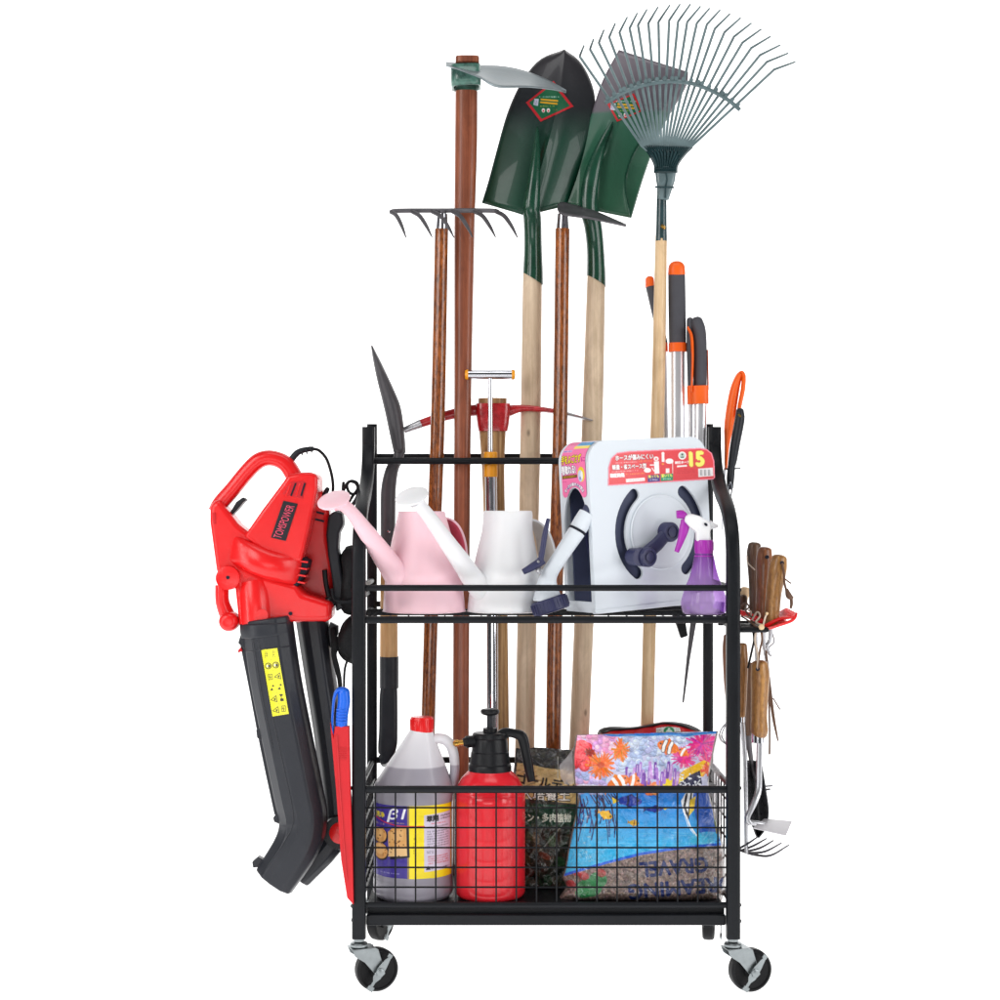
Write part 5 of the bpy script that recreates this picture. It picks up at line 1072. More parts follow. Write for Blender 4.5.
cv.text('GRAVEL', 707, 857, 68, 14.5, (16, 34, 92), 185, bold=.7); cv.text('DREAMING', 732, 876, 104, 14.5, (16, 34, 92), 185, bold=.7)
# sea
sea = [(560, 784), (730, 780), (730, 843), (720, 845), (700, 846), (672, 849), (640, 854), (605, 863), (560, 876)]
m = cv.inside(sea); tt = np.clip((cv.Y - 784) / 76, 0, 1)[..., None]
col = np.array((28, 110, 214.)) * (1 - tt) ** 1.5 + np.array((46, 178, 232.)) * (1 - (1 - tt) ** 1.5) + 16 * (np.sin(cv.X * .21 + cv.Y * .9 + 3 * np.sin(cv.X * .05)) * np.clip(tt[..., 0] - .45, 0, 1))[..., None]
left = np.clip((640 - cv.X) / 60, 0, 1)[..., None]; col = col * (1 - .5 * left) + np.array((70, 190, 236.)) * .5 * left
cv.a[m] = col[m]
cv.line([(560, 876), (605, 863), (640, 854), (672, 849), (700, 846), (730, 843)], 2.6, (26, 96, 214))
cv.poly([(690, 784), (730, 782), (730, 838), (716, 842), (700, 834), (694, 810)], (28, 70, 176), .75); cv.ell(705, 838, 16, 6, (70, 200, 236), -8, .7)
for i in range(26): x_ = 572 + i * 1.7 + R_.uniform(-1, 1); y_ = 798 + R_.uniform(-4, 24); L_ = R_.uniform(10, 26); cv.line([(x_, y_), (x_ + 1.5, y_ + L_ * .5), (x_ + R_.uniform(-3, 2), y_ + L_)], R_.uniform(.7, 1.5), R_.choice([(22, 34, 96), (30, 24, 70), (24, 50, 120)]))
for i in range(9): x_ = 590 + i * 3.; cv.line([(x_, 794), (x_ + 7, 800 + R_.uniform(2, 8))], 1.1, (22, 26, 76))
# reef part above
top = [(560, 728), (730, 725), (730, 784), (700, 788), (560, 794)]
cv.poly(top, (206, 206, 236))
def puff(x0, y0, x1, y1, n, cs_, r0, r1, seed):
    r = random.Random(seed)
    for _ in range(n):
        x_, y_ = r.uniform(x0, x1), r.uniform(y0, y1); c_ = r.choice(cs_); q = r.uniform(r0, r1); cv.ell(x_, y_ + q * .35, q, q * .9, tuple(v * .84 for v in c_)); cv.ell(x_, y_, q, q * .85, c_); cv.ell(x_ - q * .25, y_ - q * .3, q * .45, q * .35, tuple(min(255, v * 1.1 + 8) for v in c_), 0, .8)
puff(576, 730, 625, 752, 160, [(244, 178, 212), (236, 150, 196), (250, 206, 226), (222, 160, 220)], 2, 3.6, 1)
puff(618, 732, 690, 770, 330, [(196, 212, 242), (176, 194, 232), (214, 226, 248), (186, 190, 234)], 2, 3.4, 2)
puff(572, 768, 605, 792, 90, [(190, 170, 226), (214, 196, 240), (236, 170, 206), (160, 176, 224)], 2, 3.6, 3)
puff(696, 732, 724, 762, 70, [(246, 150, 200), (238, 110, 178), (250, 190, 220)], 1.6, 3.2, 4)
puff(574, 742, 590, 766, 30, [(236, 40, 60), (246, 74, 84)], 3, 6, 6)
puff(640, 781, 668, 792, 24, [(244, 120, 60), (238, 150, 80)], 2, 4, 7)
def burst(x_, y_, rx, ry, c_, n, seed, dark=None):
    r = random.Random(seed); cv.ell(x_, y_, rx * .55, ry * .55, c_)
    for i in range(n):
        a = r.uniform(0, 6.283); q = r.uniform(.65, 1.05); cv.line([(x_, y_), (x_ + math.cos(a) * rx * q, y_ + math.sin(a) * ry * q)], r.uniform(.7, 1.5), tuple(min(255, v * r.uniform(.82, 1.14)) for v in c_))
    if dark: cv.ell(x_, y_, rx * .25, ry * .22, dark, 0, .7)
burst(601, 765, 15, 14, (244, 112, 34), 90, 1, (190, 60, 30)); burst(621, 750, 9, 12, (246, 132, 46), 60, 2)
burst(684, 758, 13, 11, (232, 50, 140), 80, 3); burst(702, 744, 17, 12, (226, 40, 146), 90, 4); burst(708, 762, 10, 9, (238, 70, 150), 60, 5); burst(590, 752, 5, 4, (150, 40, 30), 30, 8)
cv.poly([(668, 784), (684, 770), (704, 760), (712, 764), (704, 776), (684, 784)], (250, 196, 36)); cv.poly([(655, 786), (668, 777), (690, 779), (676, 789)], (244, 214, 50)); burst(708, 770, 7, 8, (240, 90, 40), 40, 9)
for i in range(17): x_ = 627 + i * 3.1; y_ = 774 + 5 * math.sin(i * 1.3); cv.line([(x_, y_ + 8), (x_ + R_.uniform(-2, 2), y_ - R_.uniform(4, 8))], 3, R_.choice([(150, 96, 196), (176, 126, 214), (128, 80, 176), (204, 150, 224)])); cv.line([(x_ + .6, y_ + 2), (x_ + 1, y_ - 5)], .8, (236, 214, 244))
cv.poly([(676, 786), (690, 775), (700, 770.5), (702, 784), (696, 788)], (34, 34, 74))
for i in range(26): cv.ell(R_.uniform(680, 701), R_.uniform(774, 786), R_.uniform(.7, 1.5), R_.uniform(.6, 1.2), (240, 242, 248))
def fish(x_, y_, L_, H_, rot, body, bands=(), fin=None, eye=True, flip=1):
    r = math.radians(rot)
    def tr(a, c): return (x_ + flip * (a * math.cos(r)) - c * math.sin(r), y_ + flip * a * math.sin(r) + c * math.cos(r))
    cv.poly([tr(-.45 * L_, 0), tr(-.72 * L_, -.42 * H_), tr(-.66 * L_, 0), tr(-.72 * L_, .42 * H_)], fin or body)
    cv.poly([tr(-.2 * L_, -.4 * H_), tr(.05 * L_, -.75 * H_), tr(.2 * L_, -.4 * H_)], fin or body); cv.poly([tr(-.2 * L_, .4 * H_), tr(-.02 * L_, .72 * H_), tr(.15 * L_, .4 * H_)], fin or body)
    cv.ell(x_, y_, L_ / 2, H_ / 2, body, rot)
    for a, w_, c_ in bands: cv.line([tr(a * L_, -.44 * H_ * math.sqrt(max(.05, 1 - 4 * a * a))), tr((a + .03) * L_, 0), tr(a * L_, .44 * H_ * math.sqrt(max(.05, 1 - 4 * a * a)))], w_, c_)
    if eye: q = tr(.36 * L_, -.08 * H_); cv.ell(*q, .9, .9, (20, 16, 20))
ORG = (238, 120, 36)
fish(668, 747, 22, 12, 18, ORG, ((-.12, 4.2, (30, 26, 30)), (.16, 4.2, (30, 26, 30)), (-.12, 3, (250, 248, 246)), (.16, 3, (250, 248, 246))), (230, 100, 30), flip=-1)
fish(683, 752, 10, 8, 30, ORG, ((0, 2.4, (250, 248, 246)),), flip=-1); fish(618, 783, 24, 13, -28, ORG, ((-.1, 3.6, (250, 248, 246)), (.18, 3.6, (250, 248, 246))), (240, 140, 50)); fish(634, 781, 12, 12, 10, ORG, ((-.1, 3, (250, 248, 246)),))
cv.poly([(566, 790), (600, 792), (632, 793), (640, 788), (610, 786), (580, 784)], (226, 232, 240), .8)
fish(630, 801, 24, 10, 4, (34, 58, 160), ((-.1, 2.2, (16, 20, 70)),), (30, 40, 110)); cv.poly([(619, 801), (612, 797), (613, 804)], (246, 212, 50))
fish(655, 809, 17, 5.5, -4, (34, 54, 150), (), (30, 44, 120)); cv.poly([(663, 808.4), (671, 806.6), (665, 810)], (240, 206, 50))
fish(606, 815, 13, 7.5, 24, (244, 190, 40), (), (228, 160, 30)); fish(634, 823, 9.5, 5.6, 8, (206, 160, 44), ((0, 1, (120, 80, 30)),), (190, 140, 40))
cv.poly([(681, 801), (686, 792), (694, 789), (692, 804), (688, 818), (683, 812)], (244, 246, 248)); cv.line([(687, 792), (684.5, 806), (688, 818)], 2.2, (20, 20, 30)); cv.line([(691.5, 791), (690, 805), (688.5, 816)], 1.8, (20, 20, 30)); cv.poly([(690, 800), (696, 796), (694, 810), (689, 816)], (244, 206, 60)); cv.line([(686, 815), (690, 826), (697, 836)], 1.3, (244, 246, 248)); cv.line([(684, 812), (688, 826), (694, 834)], .7, (244, 246, 248))
cv.line([(686, 793), (694, 788), (700, 780)], 1.2, (240, 242, 246))
for i in range(10): cv.line([(R_.uniform(600, 690), 832 + i * 1.6), (R_.uniform(640, 716), 833 + i * 1.6 + R_.uniform(-2, 2))], .5, (130, 220, 244), .5)
cv.poly([(712, 806), (722, 812), (722, 830), (716, 834)], (150, 120, 50), .8); cv.ell(717, 822, 3, 6, (90, 110, 60), 0, .8)
cv.line([(573, 733), (600, 732.6), (612, 735), (640, 734.5), (668, 733.5), (686, 735), (722, 731.2)], 3, (36, 126, 214)); cv.line([(573, 733.5), (606, 734), (640, 736.4), (720, 733.4)], .7, (130, 190, 240), .8)
# crinkled clear film glints
for _ in range(150):
    x_, y_ = R_.choice([(R_.uniform(572, 592), R_.uniform(850, 898)), (R_.uniform(708, 724), R_.uniform(848, 898)), (R_.uniform(575, 720), R_.uniform(888, 900)), (R_.uniform(580, 592), R_.uniform(806, 858))]); a = R_.uniform(0, 3.14); L_ = R_.uniform(1, 4.5)
    cv.line([(x_, y_), (x_ + math.cos(a) * L_, y_ + math.sin(a) * L_)], R_.uniform(.4, .9), (226, 224, 228), R_.uniform(.25, .7))
cv.grain(4, 2.5, 6)
gmask = [(a + 1.2, c) for a, c in gl] + [(a - 1.2, c) for a, c in gr[::-1]]
printed('printed_film', cv, drape(gb, .0022), M['printbag'], gb, 2.2, mask=gmask)
M['clear'] = film('clear crinkled bag film', (226, 222, 224), .32, .12, .9, 55)
b = NB()
def fringe(A, B, n=14, seed=0, amp=.006):
    A, B = resample(A, n), resample(B, n)
    grid(b, lambda u, v: (lambda w: w + mnoise.noise_vector(w * 60 + V((seed, 0, 0))) * amp)(P(*(A[int(round(v * (n - 1)))] * (1 - u) + B[int(round(v * (n - 1)))] * u))), 6, n - 1)
fringe([(575, 738, .085), (574, 755, .085), (576, 782, .085)], [(574, 748, .1), (560, 768, .105), (566, 786, .1)], seed=1); obj('clear_film', b, M['clear'], t, ang=80, recalc=False); b = NB()
fringe([(717, 733, .085), (712, 755, .085), (710, 782, .085)], [(722, 736, .09), (723, 752, .095), (720, 786, .1)], seed=2)
fringe([(709, 782, .085), (712, 805, .085), (718, 822, .085)], [(720, 780, .1), (722, 800, .1), (722, 826, .1)], seed=3)
obj('clear_film', b, M['clear'], t, ang=80, recalc=False)
# ================================================================ hand tools in the holder on the right side
def handle(t, pts, m, d=1., holepx=None, name='handle'):
    b = NB(); sweep(b, [P(x, y, yy) for x, y, w, yy in pts], [(LN(w, yy), LN(w, yy) * d) for x, y, w, yy in pts], n=26, k=5, rnd=.5); o = obj(name, b, M[m], t, ang=70)
    if holepx:
        b = NB(); x, y, yy = holepx; lathe(b, [(0, 0), (LN(2), 0), (LN(2), .0016), (0, .0016)], P(x, y, yy), (0, -1, 0), n=18); obj('hang_hole', b, M['dark'], t)
    return o
def cordo(t, pts, r, m='leather', k=6, name='cord'):
    b = NB(); sweep(b, [P(*q) for q in pts], LN(r), n=8, k=k); return obj(name, b, M[m], t)
t = thing('hand_cultivator', 'dark walnut hand tool handle pointing up, rearmost of the upright handles', 'hand tool', P(754, 625, .16), 'wooden handled hand tools at the right')
handle(t, [(754.5, 545, 6.4, .16), (754, 556, 7.4, .16), (755, 580, 6.4, .16), (756, 610, 6.6, .16), (756, 626, 5.5, .16)], 'hand3'); b = NB(); sweep(b, [P(756, 624, .16), P(756.5, 660, .16), P(756, 690, .16)], [LN(2.6), LN(1.8), LN(1.5)], n=12, k=2); obj('shank', b, M['steel'], t); cordo(t, [(747, 556, .15), (748, 563, .145), (755, 570, .142)], .7, 'cord')
t = thing('hand_weeder', 'reddish wooden hand tool handle pointing up, between walnut and golden handles', 'hand tool', P(763, 625, .1), 'wooden handled hand tools at the right')
handle(t, [(765, 550, 7, .1), (764, 562, 8.2, .1), (763.5, 585, 7, .1), (763, 610, 7.4, .1), (763, 627, 6, .1)], 'hand2', holepx=(767, 557, .0845)); b = NB(); sweep(b, [P(763, 625, .1), P(764, 645, .1), P(768, 670, .1), P(770, 700, .1)], [LN(2.8), LN(2), LN(1.6), LN(1.2)], n=12, k=3); obj('shank', b, M['steel'], t)
t = thing('hand_fork', 'golden wooden hand tool handle pointing up with knotted leather cord', 'hand tool', P(776, 630, .05), 'wooden handled hand tools at the right')
handle(t, [(779.5, 558, 7.6, .05), (777.5, 570, 9.2, .05), (774, 592, 7.8, .05), (772, 612, 7.6, .05), (771, 626, 6, .05)], 'hand1', holepx=(782, 563, .033))
b = NB(); sweep(b, [P(771, 624, .05), P(770, 640, .05), P(767, 646, .05), P(770, 655, .05)], [LN(2.6), LN(2), LN(2), LN(1.6)], n=12, k=3); obj('shank', b, M['steel'], t)
cordo(t, [(782, 563, .032), (784, 574, .03), (784.5, 583, .03), (787, 592, .03), (790, 597, .03)], 1.2); b = NB(); sweep(b, [P(786.5, 589, .028), P(789, 596, .026), P(792.5, 598, .03)], [LN(1.6), LN(3.2), LN(1.6)], n=12, k=4); sweep(b, [P(791, 596, .03), P(791.5, 604, .03), P(790.5, 608.5, .03)], [LN(1.6), LN(1.7), LN(1.2)], n=8, k=2); sweep(b, [P(785, 579, .03), P(791, 583.5, .03)], [LN(.8)] * 2, n=8); obj('knot', b, M['leather'], t)
t = thing('red_hand_rake', 'small red plastic leaf rake lying on the tool holder', 'hand rake', P(772, 632, .08))
b = NB(); grid(b, lambda u, v: P(762 + 26 * u - 4 * u * v, 630 - 8 * u - (9 - 1 * u) * v + 1.5 * math.sin(v * 3.1), .03 - .015 * u + .12 * v), 12, 16); obj('rake_fan', b, M['red'], t, solid=.002)
b = NB(); sweep(b, [P(762, 630.5, .03), P(778, 625.5, .02), P(790, 621.5, .015), P(794.5, 618, .02), P(796, 614, .03)], [(LN(1.6), .004)] * 5, n=10, k=4)
for i in range(8):
    u = i / 7; sweep(b, [P(764 + 3 * u, 627 - 9 * u, .04 + .11 * u), P(779 - 2 * u, 619 - 4.5 * u, .03 + .12 * u), P(792 - 6.5 * (1 - (1 - u) ** 2) * 1.2, 617.5 - 7.5 * u, .02 + .12 * u), P(796 - 9 * u, 613.5 - 5 * u, .03 + .12 * u)], [(LN(2.2), .0045), (LN(1.6), .004), (LN(1.3), .003), (LN(.9), .002)], n=8, k=3)
sweep(b, [P(740, 612, .12), P(750, 616, .1), P(766, 624, .07)], [LN(2.6), LN(3.4), LN(3)], n=12, k=3); obj('rake_head', b, M['red'], t)
t = thing('bulb_planter', 'pale round wooden knob with a brown collar, half hidden beside the right post', 'hand tool', P(744, 606, .2), 'wooden handled hand tools at the right')
handle(t, [(745, 589, 4.6, .2), (744.5, 594, 5, .2), (743, 600, 4.6, .2), (742, 612, 4, .2)], 'lightw'); handle(t, [(742.5, 597, 4.8, .19), (742.5, 603, 5, .19), (742, 611, 4, .19)], 'hand3', name='grip_collar')
t = thing('cord_bundle', 'tangled pale and brown hanging cords looped on the tool holder', 'cords', P(755, 635, .08))
for q in ([(741, 616, .03), (749, 621, .02), (756, 626.5, .01), (762, 628, .0)], [(742, 606, .1), (746, 603, .08), (749, 607, .07), (746, 611, .07), (752, 617, .05), (757, 613, .05), (760, 618, .04), (754, 624, .03)], [(752, 620, .04), (757, 612, .04), (760, 616, .035), (756, 622, .03), (762, 625, .02)], [(748, 610, .06), (751, 612, .06), (750, 617, .06), (745, 616, .06)], [(763, 626, .0), (765, 618, -.004), (767, 613.5, -.004)]):
    cordo(t, q, .9, random.choice(['cord', 'leather', 'leather']))
b = NB(); lathe(b, [(0, -.005), (.004, -.004), (.0055, 0), (.004, .004), (0, .005)], P(761.5, 627, -.006), (0, -1, 0), n=16, k=2); lathe(b, [(0, -.003), (.0025, -.002), (.0025, .002), (0, .003)], P(767, 613.5, -.005), (0, -1, 0), n=12, k=2); obj('bead', b, M['lightw'], t)
cordo(t, [(772, 632, .08), (774, 642, .08), (769, 648, .08), (771, 656, .08), (767, 650, .08), (768, 640, .08)], .8, 'steel')
# hanging tools
t = thing('hand_hoe', 'hand hoe with a big golden speckled handle hanging down, square steel plate below', 'hand hoe', P(760, 836, .03))
handle(t, [(759.5, 664, 8.4, .03), (760, 676, 9.4, .03), (759.5, 698, 8.6, .03), (759, 718, 8.2, .03), (759.5, 730, 8.6, .03), (759.5, 735, 7.6, .03)], 'hand1', holepx=(757.6, 669, .0125))
b = NB(); sweep(b, [P(758, 733, .03), P(758, 742.5, .03)], [LN(6.6)] * 2, n=22); obj('ferrule', b, M['chrome'], t)
b = NB(); sweep(b, [P(759.5, 741, .03), P(759, 770, .03), P(758.5, 790, .028), P(754.5, 802, .022), P(748.5, 815, .018), P(747.6, 820, .018), P(750.5, 824, .018)], [(LN(3), .005)] * 4 + [(LN(2.6), .0045)] * 3, n=12, k=4, e=3); sweep(b, [P(748, 822, .02), P(758, 823.5, .022), P(765, 825, .024)], [(LN(2.6), .006), (LN(2.8), .006), (LN(2.2), .005)], n=12, k=2); obj('shank', b, M['steel'], t)
b = NB(); q = [P(753, 828, -.02), P(764, 819, .07), P(792, 821.5, .075), P(786, 835.5, -.02)]
fs = b.faces.new([b.verts.new(v_) for v_ in q]); obj('hoe_plate', b, M.setdefault('plate', mat('satin steel plate', (186, 184, 188), .45, metal=.35, var=.06, vs=40, bump=.15, bs=200, stretch=(1, .2, 1))), t, solid=.0022, bevel=.0006)
cordo(t, [(757.6, 669, .012), (757.8, 655, .01), (755, 640, .01), (756.5, 629, .008)], 1.1, 'cord'); cordo(t, [(757.6, 669, .012), (760, 650, .009), (762, 640, .009), (761, 629, .006)], 1.1, 'leather'); cordo(t, [(748, 668, .05), (752, 650, .04), (754, 640, .02), (753, 630, .02)], 1.2, 'rubber')
t = thing('hanging_cultivator', 'orange brown wooden handle hanging beside the right post, five curved steel tines below', 'hand rake', P(745, 855, .07))
handle(t, [(742.5, 645, 4.5, .07), (742, 660, 6, .07), (742, 690, 5, .07), (741.5, 708, 4.6, .07), (741.5, 716, 4, .07)], 'hand1'); b = NB(); sweep(b, [P(741.5, 714, .07), P(741.5, 722, .07)], [LN(3.6)] * 2, n=14); obj('ferrule', b, M['chrome'], t)
b = NB(); sweep(b, [P(742, 720, .07), P(745, 760, .06), P(746, 815, .05), P(746.5, 853, .05)], [(LN(3), .004), (LN(2.4), .003), (LN(2.2), .003), (LN(2), .003)], n=12, k=3)
obj('shank', b, M['steel'], t)
b = NB()
for i, (a, c_, e_) in enumerate((((739, 848), (748, 843.5), (757.5, 837)), ((741, 850.5), (754, 845.5), (766.5, 838.5)), ((744, 852), (760, 848), (773.5, 840.5)), ((747, 853.5), (765, 851.5), (781.5, 843)), ((750, 854.5), (770, 855.6), (789, 845)))):
    sweep(b, [P(738 + 3.5 * i, 849 + 1.4 * i, .06), P(*c_, .045 - .008 * i), P(*e_, .02 - .01 * i)], [(.0022, .0022), (.0021, .0021), (.0012, .0012)], n=8, k=5)
sweep(b, [P(737, 849, .062), P(750, 853.5, .055), P(758, 855, .05)], .0028, n=8, k=3); obj('tines', b, M['dsteel'], t)
t = thing('hand_trowel', 'hand trowel with a dark handle and black steel blade hanging behind the hand hoe', 'trowel', P(757, 838, .1))
handle(t, [(749.5, 664, 3.5, .12), (749.5, 680, 5, .12), (749, 715, 4.6, .12), (748.5, 734, 5, .12)], 'hand3'); b = NB(); sweep(b, [P(748, 732, .12), P(749, 745, .12), P(753, 770, .11), P(757, 780, .1)], [LN(5), LN(3), LN(2.2), LN(3)], n=14, k=3); obj('shank', b, M['dsteel'], t)
b = NB(); blade(b, [(745, 760), (745, 785), (748, 812), (754, 830), (757, 837.5)], [(761, 761), (765, 785), (768.5, 812), (765, 829), (758.5, 838)], .085, .03, nu=14, nv=20); obj('trowel_blade', b, M.setdefault('trow', mat('black enamel steel', (44, 44, 48), .28, spec=.5, coat=.4, var=.2, vs=30)), t, solid=.002)
t = thing('whisk_weeder', 'brown wooden handle and looped steel wire, hanging inside the right post', 'hand tool', P(724, 742, .2), 'wooden handled hand tools at the right')
handle(t, [(728.5, 636, 5, .2), (729, 650, 6.6, .2), (729.5, 680, 5.8, .2), (730, 700, 4.4, .2)], 'hand2'); cordo(t, [(728, 634, .2), (729, 626, .2), (731, 616, .2)], .8, 'cord')
b = NB()
for s in (0, 2.2): sweep(b, [P(730, 700, .2), P(729, 718, .2), P(722 + s, 728, .2), P(719.5 + s, 735, .2), P(722 + s, 741, .2), P(729, 746, .2)], LN(.8), n=8, k=5)
obj('wire_loop', b, M['steel'], t)
t = thing('leather_strap', 'thin dark leather straps dangling beside the big golden handle', 'strap', P(775, 742, .08))
for q in ([(766, 650, .06), (768, 670, .06), (769, 700, .06), (769.6, 730, .06), (769.5, 754.5, .06)],): b = NB(); sweep(b, [P(*a) for a in q], [(LN(1.1), .001)] * 5, n=6, k=3); sweep(b, [P(767, 660, .07), P(770, 690, .07), P(773.5, 718, .07), P(778, 741, .07)], [(LN(1.2), .001), (LN(1.8), .001), (LN(1.7), .001), (LN(.8), .001)], n=8, k=4); sweep(b, [P(773, 698, .075), P(780, 709.5, .075)], [LN(.7)] * 2, n=6); obj('straps', b, M['leather'], t)
t = thing('steel_pin', 'short grey steel pins sticking out behind the black trowel blade', 'pins', P(770, 788, .12))
b = NB(); sweep(b, [P(762, 786.5, .12), P(772.6, 785.8, .11)], [LN(.9)] * 2, n=8); sweep(b, [P(762, 790, .12), P(770, 789.3, .11)], [LN(1.2)] * 2, n=8); obj('pins', b, M['steel'], t)
# ================================================================ cutters standing at the right
t = thing('telescopic_lopper', 'lopper with aluminium arms and two tall grey orange tipped grips', 'lopper', P(680, 640, .3))
def gripp(t, x, y0, y1, w, y, tilt, tube_to, wt=None):
    b = NB(); sweep(b, [P(x, y0 + 9, y), P(x + tilt * .5, (y0 + y1) / 2, y), P(x + tilt, y1 - 8, y)], [(LN(w), .015), (LN(w * 1.02), .0155), (LN(w), .015)], n=24, k=4, e=2.6); obj('grip', b, M['grip'], t, ang=60)
    b = NB(); sweep(b, [P(x - .02 * tilt, y0 + 3, y), P(x, y0 + 9.5, y)], [(LN(w * .98), .0153), (LN(w * 1.03), .0158)], n=24, e=2.6, rnd=.8); obj('grip_cap', b, M['orange'], t, ang=60)
    b = NB(); sweep(b, [P(x + tilt * .97, y1 - 9, y), P(x + tilt, y1, y)], [(LN(w * 1.06), .016)] * 2, n=24, e=2.8); obj('grip_ring', b, M['orange'], t, bevel=.001)
    b = NB(); sweep(b, [P(x + tilt, y1 - 2, y), P(*tube_to)], [(LN(wt or w * .92), .013)] * 2, n=20, e=3); obj('arm', b, M['alu'], t)
gripp(t, 649.8, 276.5, 352, 4.8, .31, 13.5, (668, 600, .31), 3.6)
gripp(t, 676.6, 264.5, 352, 9.2, .285, 1, (678, 606, .285), 7.6)
b = NB(); pp(b, [(672, 598), (687, 598), (686, 624), (688, 636), (681, 638.5), (677, 626), (672, 614)], .285, .02); obj('cutting_head', b, M['blk'], t, bevel=.002)
t = thing('hedge_shears', 'hedge shears, grey and orange handles up and thin steel blade down', 'hedge shears', P(690, 700, .26))
b = NB(); sweep(b, [P(697, 322, .268), P(699, 331, .268), P(700, 350, .268), P(700, 388, .268)], [(LN(6.6), .013), (LN(7.4), .0145), (LN(7.4), .0145), (LN(7.2), .014)], n=24, k=5, rnd=.9); 
obj('grip', b, M['grip'], t, ang=60)
b = NB(); sweep(b, [P(690, 320, .275), P(689.5, 345, .275), P(690.5, 388, .275)], [(LN(3.6), .011), (LN(3.2), .012), (LN(3), .012)], n=16, k=3, rnd=.8); obj('grip', b, M['grip'], t, ang=60)
b = NB(); sweep(b, [P(688, 328, .262), P(691.6, 337, .256), P(692.6, 360, .256), P(691.5, 392, .258)], [(LN(1.2), .008), (LN(1.6), .009), (LN(1.3), .009), (LN(1), .008)], n=12, k=4); sweep(b, [P(699.5, 386, .266), P(700, 404, .266)], [(LN(9.6), .016), (LN(9.2), .0155)], n=26, e=3.2); sweep(b, [P(690.5, 386, .276), P(690.6, 404.5, .276)], [(LN(3.8), .013), (LN(3.4), .013)], n=16, e=3); sweep(b, [P(707.2, 350, .272), P(708, 390, .272)], [(LN(.9), .008)] * 2, n=10); obj('grip_ring', b, M['orange'], t, ang=50)
b = NB(); sweep(b, [P(700.5, 402, .268), P(698, 600, .268)], [(LN(6.8), .013), (LN(6), .012)], n=20, e=3); obj('arm', b, M['alu'], t)
b = NB(); sweep(b, [P(690.4, 402, .277), P(691, 600, .277)], [(LN(2.4), .011)] * 2, n=16, e=3); obj('arm', b, M['alu'], t)
b = NB(); pp(b, [(690, 600), (698.5, 602), (696.5, 622), (690, 660), (684, 703), (682.3, 702.5), (686, 665), (690.5, 622)], .262, .004); pp(b, [(690, 596), (702, 596), (700, 612), (692, 612)], .264, .014); obj('shear_blade', b, M['dsteel'], t, bevel=.0008)
t = thing('hand_pruner', 'orange handled pruner with a slotted grip, behind the black gripped one', 'pruner', P(730, 500, .3))
b = NB(); sweep(b, [P(725.8, 470, .26), P(727, 444, .26), P(729.3, 423, .26), P(733.6, 395, .26), P(737.4, 380, .26), P(741, 373.4, .26), P(743.6, 377, .255), P(742.8, 390, .25), P(739.8, 405, .25), P(738, 418, .25)], [(LN(1.4), .006), (LN(3), .009), (LN(5.4), .011), (LN(5.4), .011), (LN(4.2), .011), (LN(2.8), .011), (LN(2.4), .011), (LN(2.4), .01), (LN(2.2), .01), (LN(1.5), .009)], n=18, k=5); obj('handle', b, M['orange'], t, ang=60)
b = NB(); sweep(b, [P(725, 468, .26), P(724, 500, .26), P(722, 530, .26)], [(LN(1.6), .004), (LN(1.4), .003), (LN(.8), .002)], n=10, k=2); obj('pruner_blade', b, M['steel'], t)
t = thing('black_pruner', 'black rubber gripped pruner with a wire hook, hanging from the right upper post', 'pruner', P(732, 500, .2))
b = NB(); sweep(b, [P(740, 411, .22), P(739.6, 420, .22), P(735.2, 444, .22), P(732.6, 461, .22), P(731, 468, .22)], [(LN(4.2), .009), (LN(5.4), .011), (LN(5.2), .012), (LN(4.6), .011), (LN(3.6), .01)], n=20, k=4, rnd=.8)
sweep(b, [P(731.5, 466, .22), P(730.5, 478, .22), P(730, 488, .22)], [(LN(4), .010), (LN(4.2), .010), (LN(3.4), .009)], n=18, k=3, rnd=.6); sweep(b, [P(726, 469, .22), P(733, 468.6, .215), P(740.6, 468.4, .21)], [LN(1), LN(.9), LN(.7)], n=8); obj('grip', b, M['grip'] if False else M['blk2'], t, ang=60)
b = NB(); lathe(b, [(0, 0), (LN(1.2), 0), (LN(1.2), .001), (0, .001)], P(739.5, 415.5, .2085), (0, -1, 0), n=12, sq=(1, 2)); obj('hang_hole', b, M['brass'], t)
b = NB(); sweep(b, [P(729.4, 500, .21), P(728.6, 487, .21), P(730.6, 482, .208), P(732, 487, .21), P(730.4, 500, .21), P(729.6, 515, .21)], LN(.8), n=8, k=5); obj('wire_hook', b, M['chrome'], t)

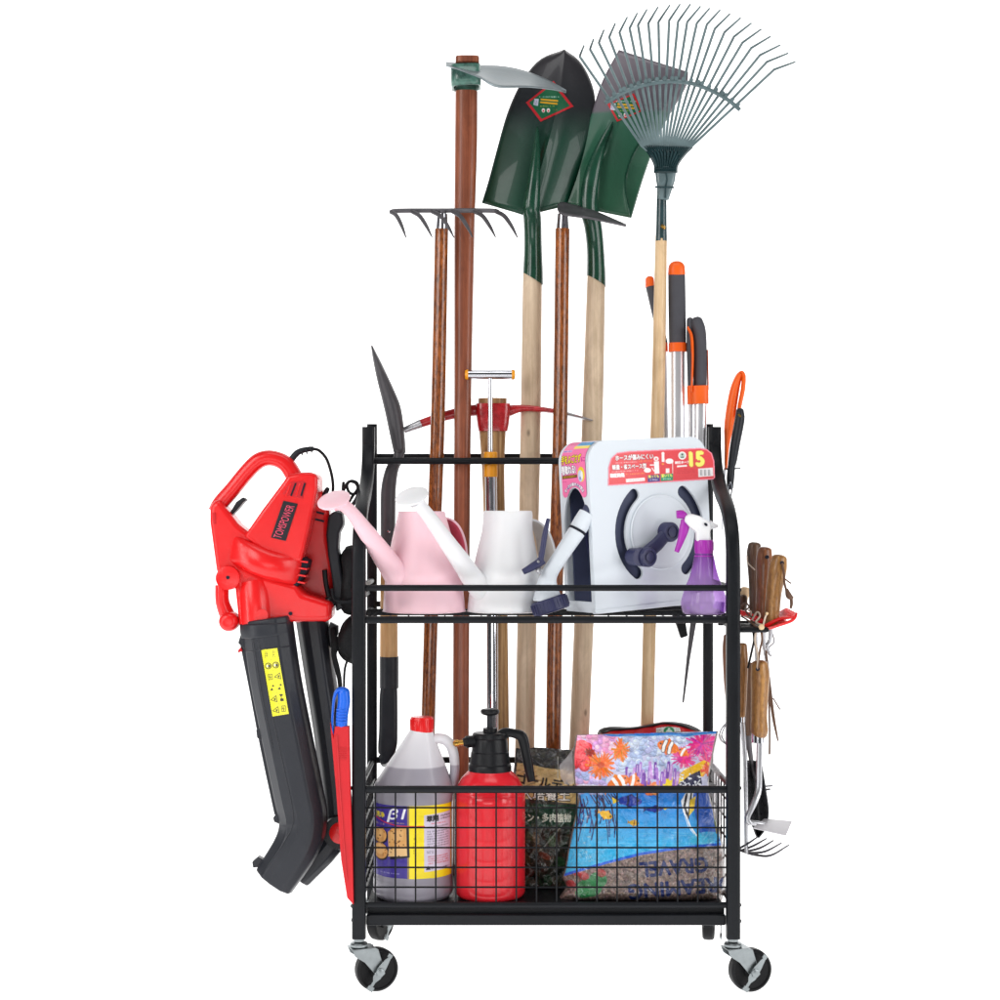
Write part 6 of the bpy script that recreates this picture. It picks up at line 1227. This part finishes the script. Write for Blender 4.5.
# ================================================================ studio
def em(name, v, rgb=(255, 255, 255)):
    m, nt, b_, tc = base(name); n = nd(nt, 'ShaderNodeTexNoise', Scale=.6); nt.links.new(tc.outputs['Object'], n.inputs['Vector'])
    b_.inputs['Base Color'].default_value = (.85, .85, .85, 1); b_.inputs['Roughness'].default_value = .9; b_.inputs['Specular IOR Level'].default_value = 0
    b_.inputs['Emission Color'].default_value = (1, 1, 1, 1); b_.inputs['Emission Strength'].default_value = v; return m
sw = em('glowing white studio sweep', 1.0)  # glow added to keep floor and background white and free of shadows
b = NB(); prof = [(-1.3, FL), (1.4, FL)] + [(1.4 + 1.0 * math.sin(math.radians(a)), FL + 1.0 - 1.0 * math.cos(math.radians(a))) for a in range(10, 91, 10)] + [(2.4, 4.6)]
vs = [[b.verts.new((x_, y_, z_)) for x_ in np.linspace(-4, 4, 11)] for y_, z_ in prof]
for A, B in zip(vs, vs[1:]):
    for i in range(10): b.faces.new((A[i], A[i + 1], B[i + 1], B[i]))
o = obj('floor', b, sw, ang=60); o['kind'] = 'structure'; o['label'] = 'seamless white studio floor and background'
w = bpy.data.worlds.new('World'); SC.world = w; w.use_nodes = True
w.node_tree.nodes['Background'].inputs['Color'].default_value = (1, 1, 1, 1); w.node_tree.nodes['Background'].inputs['Strength'].default_value = .14
def area(name, loc, tgt, sx, sy, pw, col=(1, 1, 1)):
    l = bpy.data.lights.new(name, 'AREA'); l.shape = 'RECTANGLE'; l.size = sx; l.size_y = sy; l.energy = pw; l.color = col
    o = bpy.data.objects.new(name, l); COL.objects.link(o); o.location = loc
    o.rotation_euler = (V(tgt) - V(loc)).to_track_quat('-Z', 'Y').to_euler()
area('softbox_key', (-1.9, -2.5, 2.0), (.1, .1, .8), 1.1, 1.9, 41, (1, .99, .975))
area('softbox_fill', (2.3, -2.0, 1.3), (.1, .1, .75), .8, 1.8, 25)
area('strip_left', (-1.7, -.7, 1.0), (-.1, .1, .8), .22, 1.7, 10)  # unseen strip pair added for edge highlights on glossy parts
area('strip_right', (1.9, -.7, 1.0), (.3, .1, .8), .22, 1.7, 8)
area('added_low_fill', (-.3, -2.7, .35), (.1, 0, .45), 1.4, .5, 9)  # unseen fill added to brighten the dull bags in the basket
area('softbox_top', (.1, -.6, 3.0), (.1, .2, .8), 1.6, 1.0, 14)
cam = bpy.data.cameras.new('Camera'); co = bpy.data.objects.new('Camera', cam); COL.objects.link(co)
co.location = (0, -D, ZC); co.rotation_euler = (math.pi / 2, 0, 0)
cam.sensor_width = 36; cam.lens = 36 * D / (1000 * S); cam.shift_x = .013; cam.shift_y = .014; cam.clip_end = 60
SC.camera = co
SC.view_settings.view_transform = 'Standard'; SC.view_settings.look = 'None'; SC.view_settings.exposure = 0
SC.cycles.transparent_max_bounces = 24
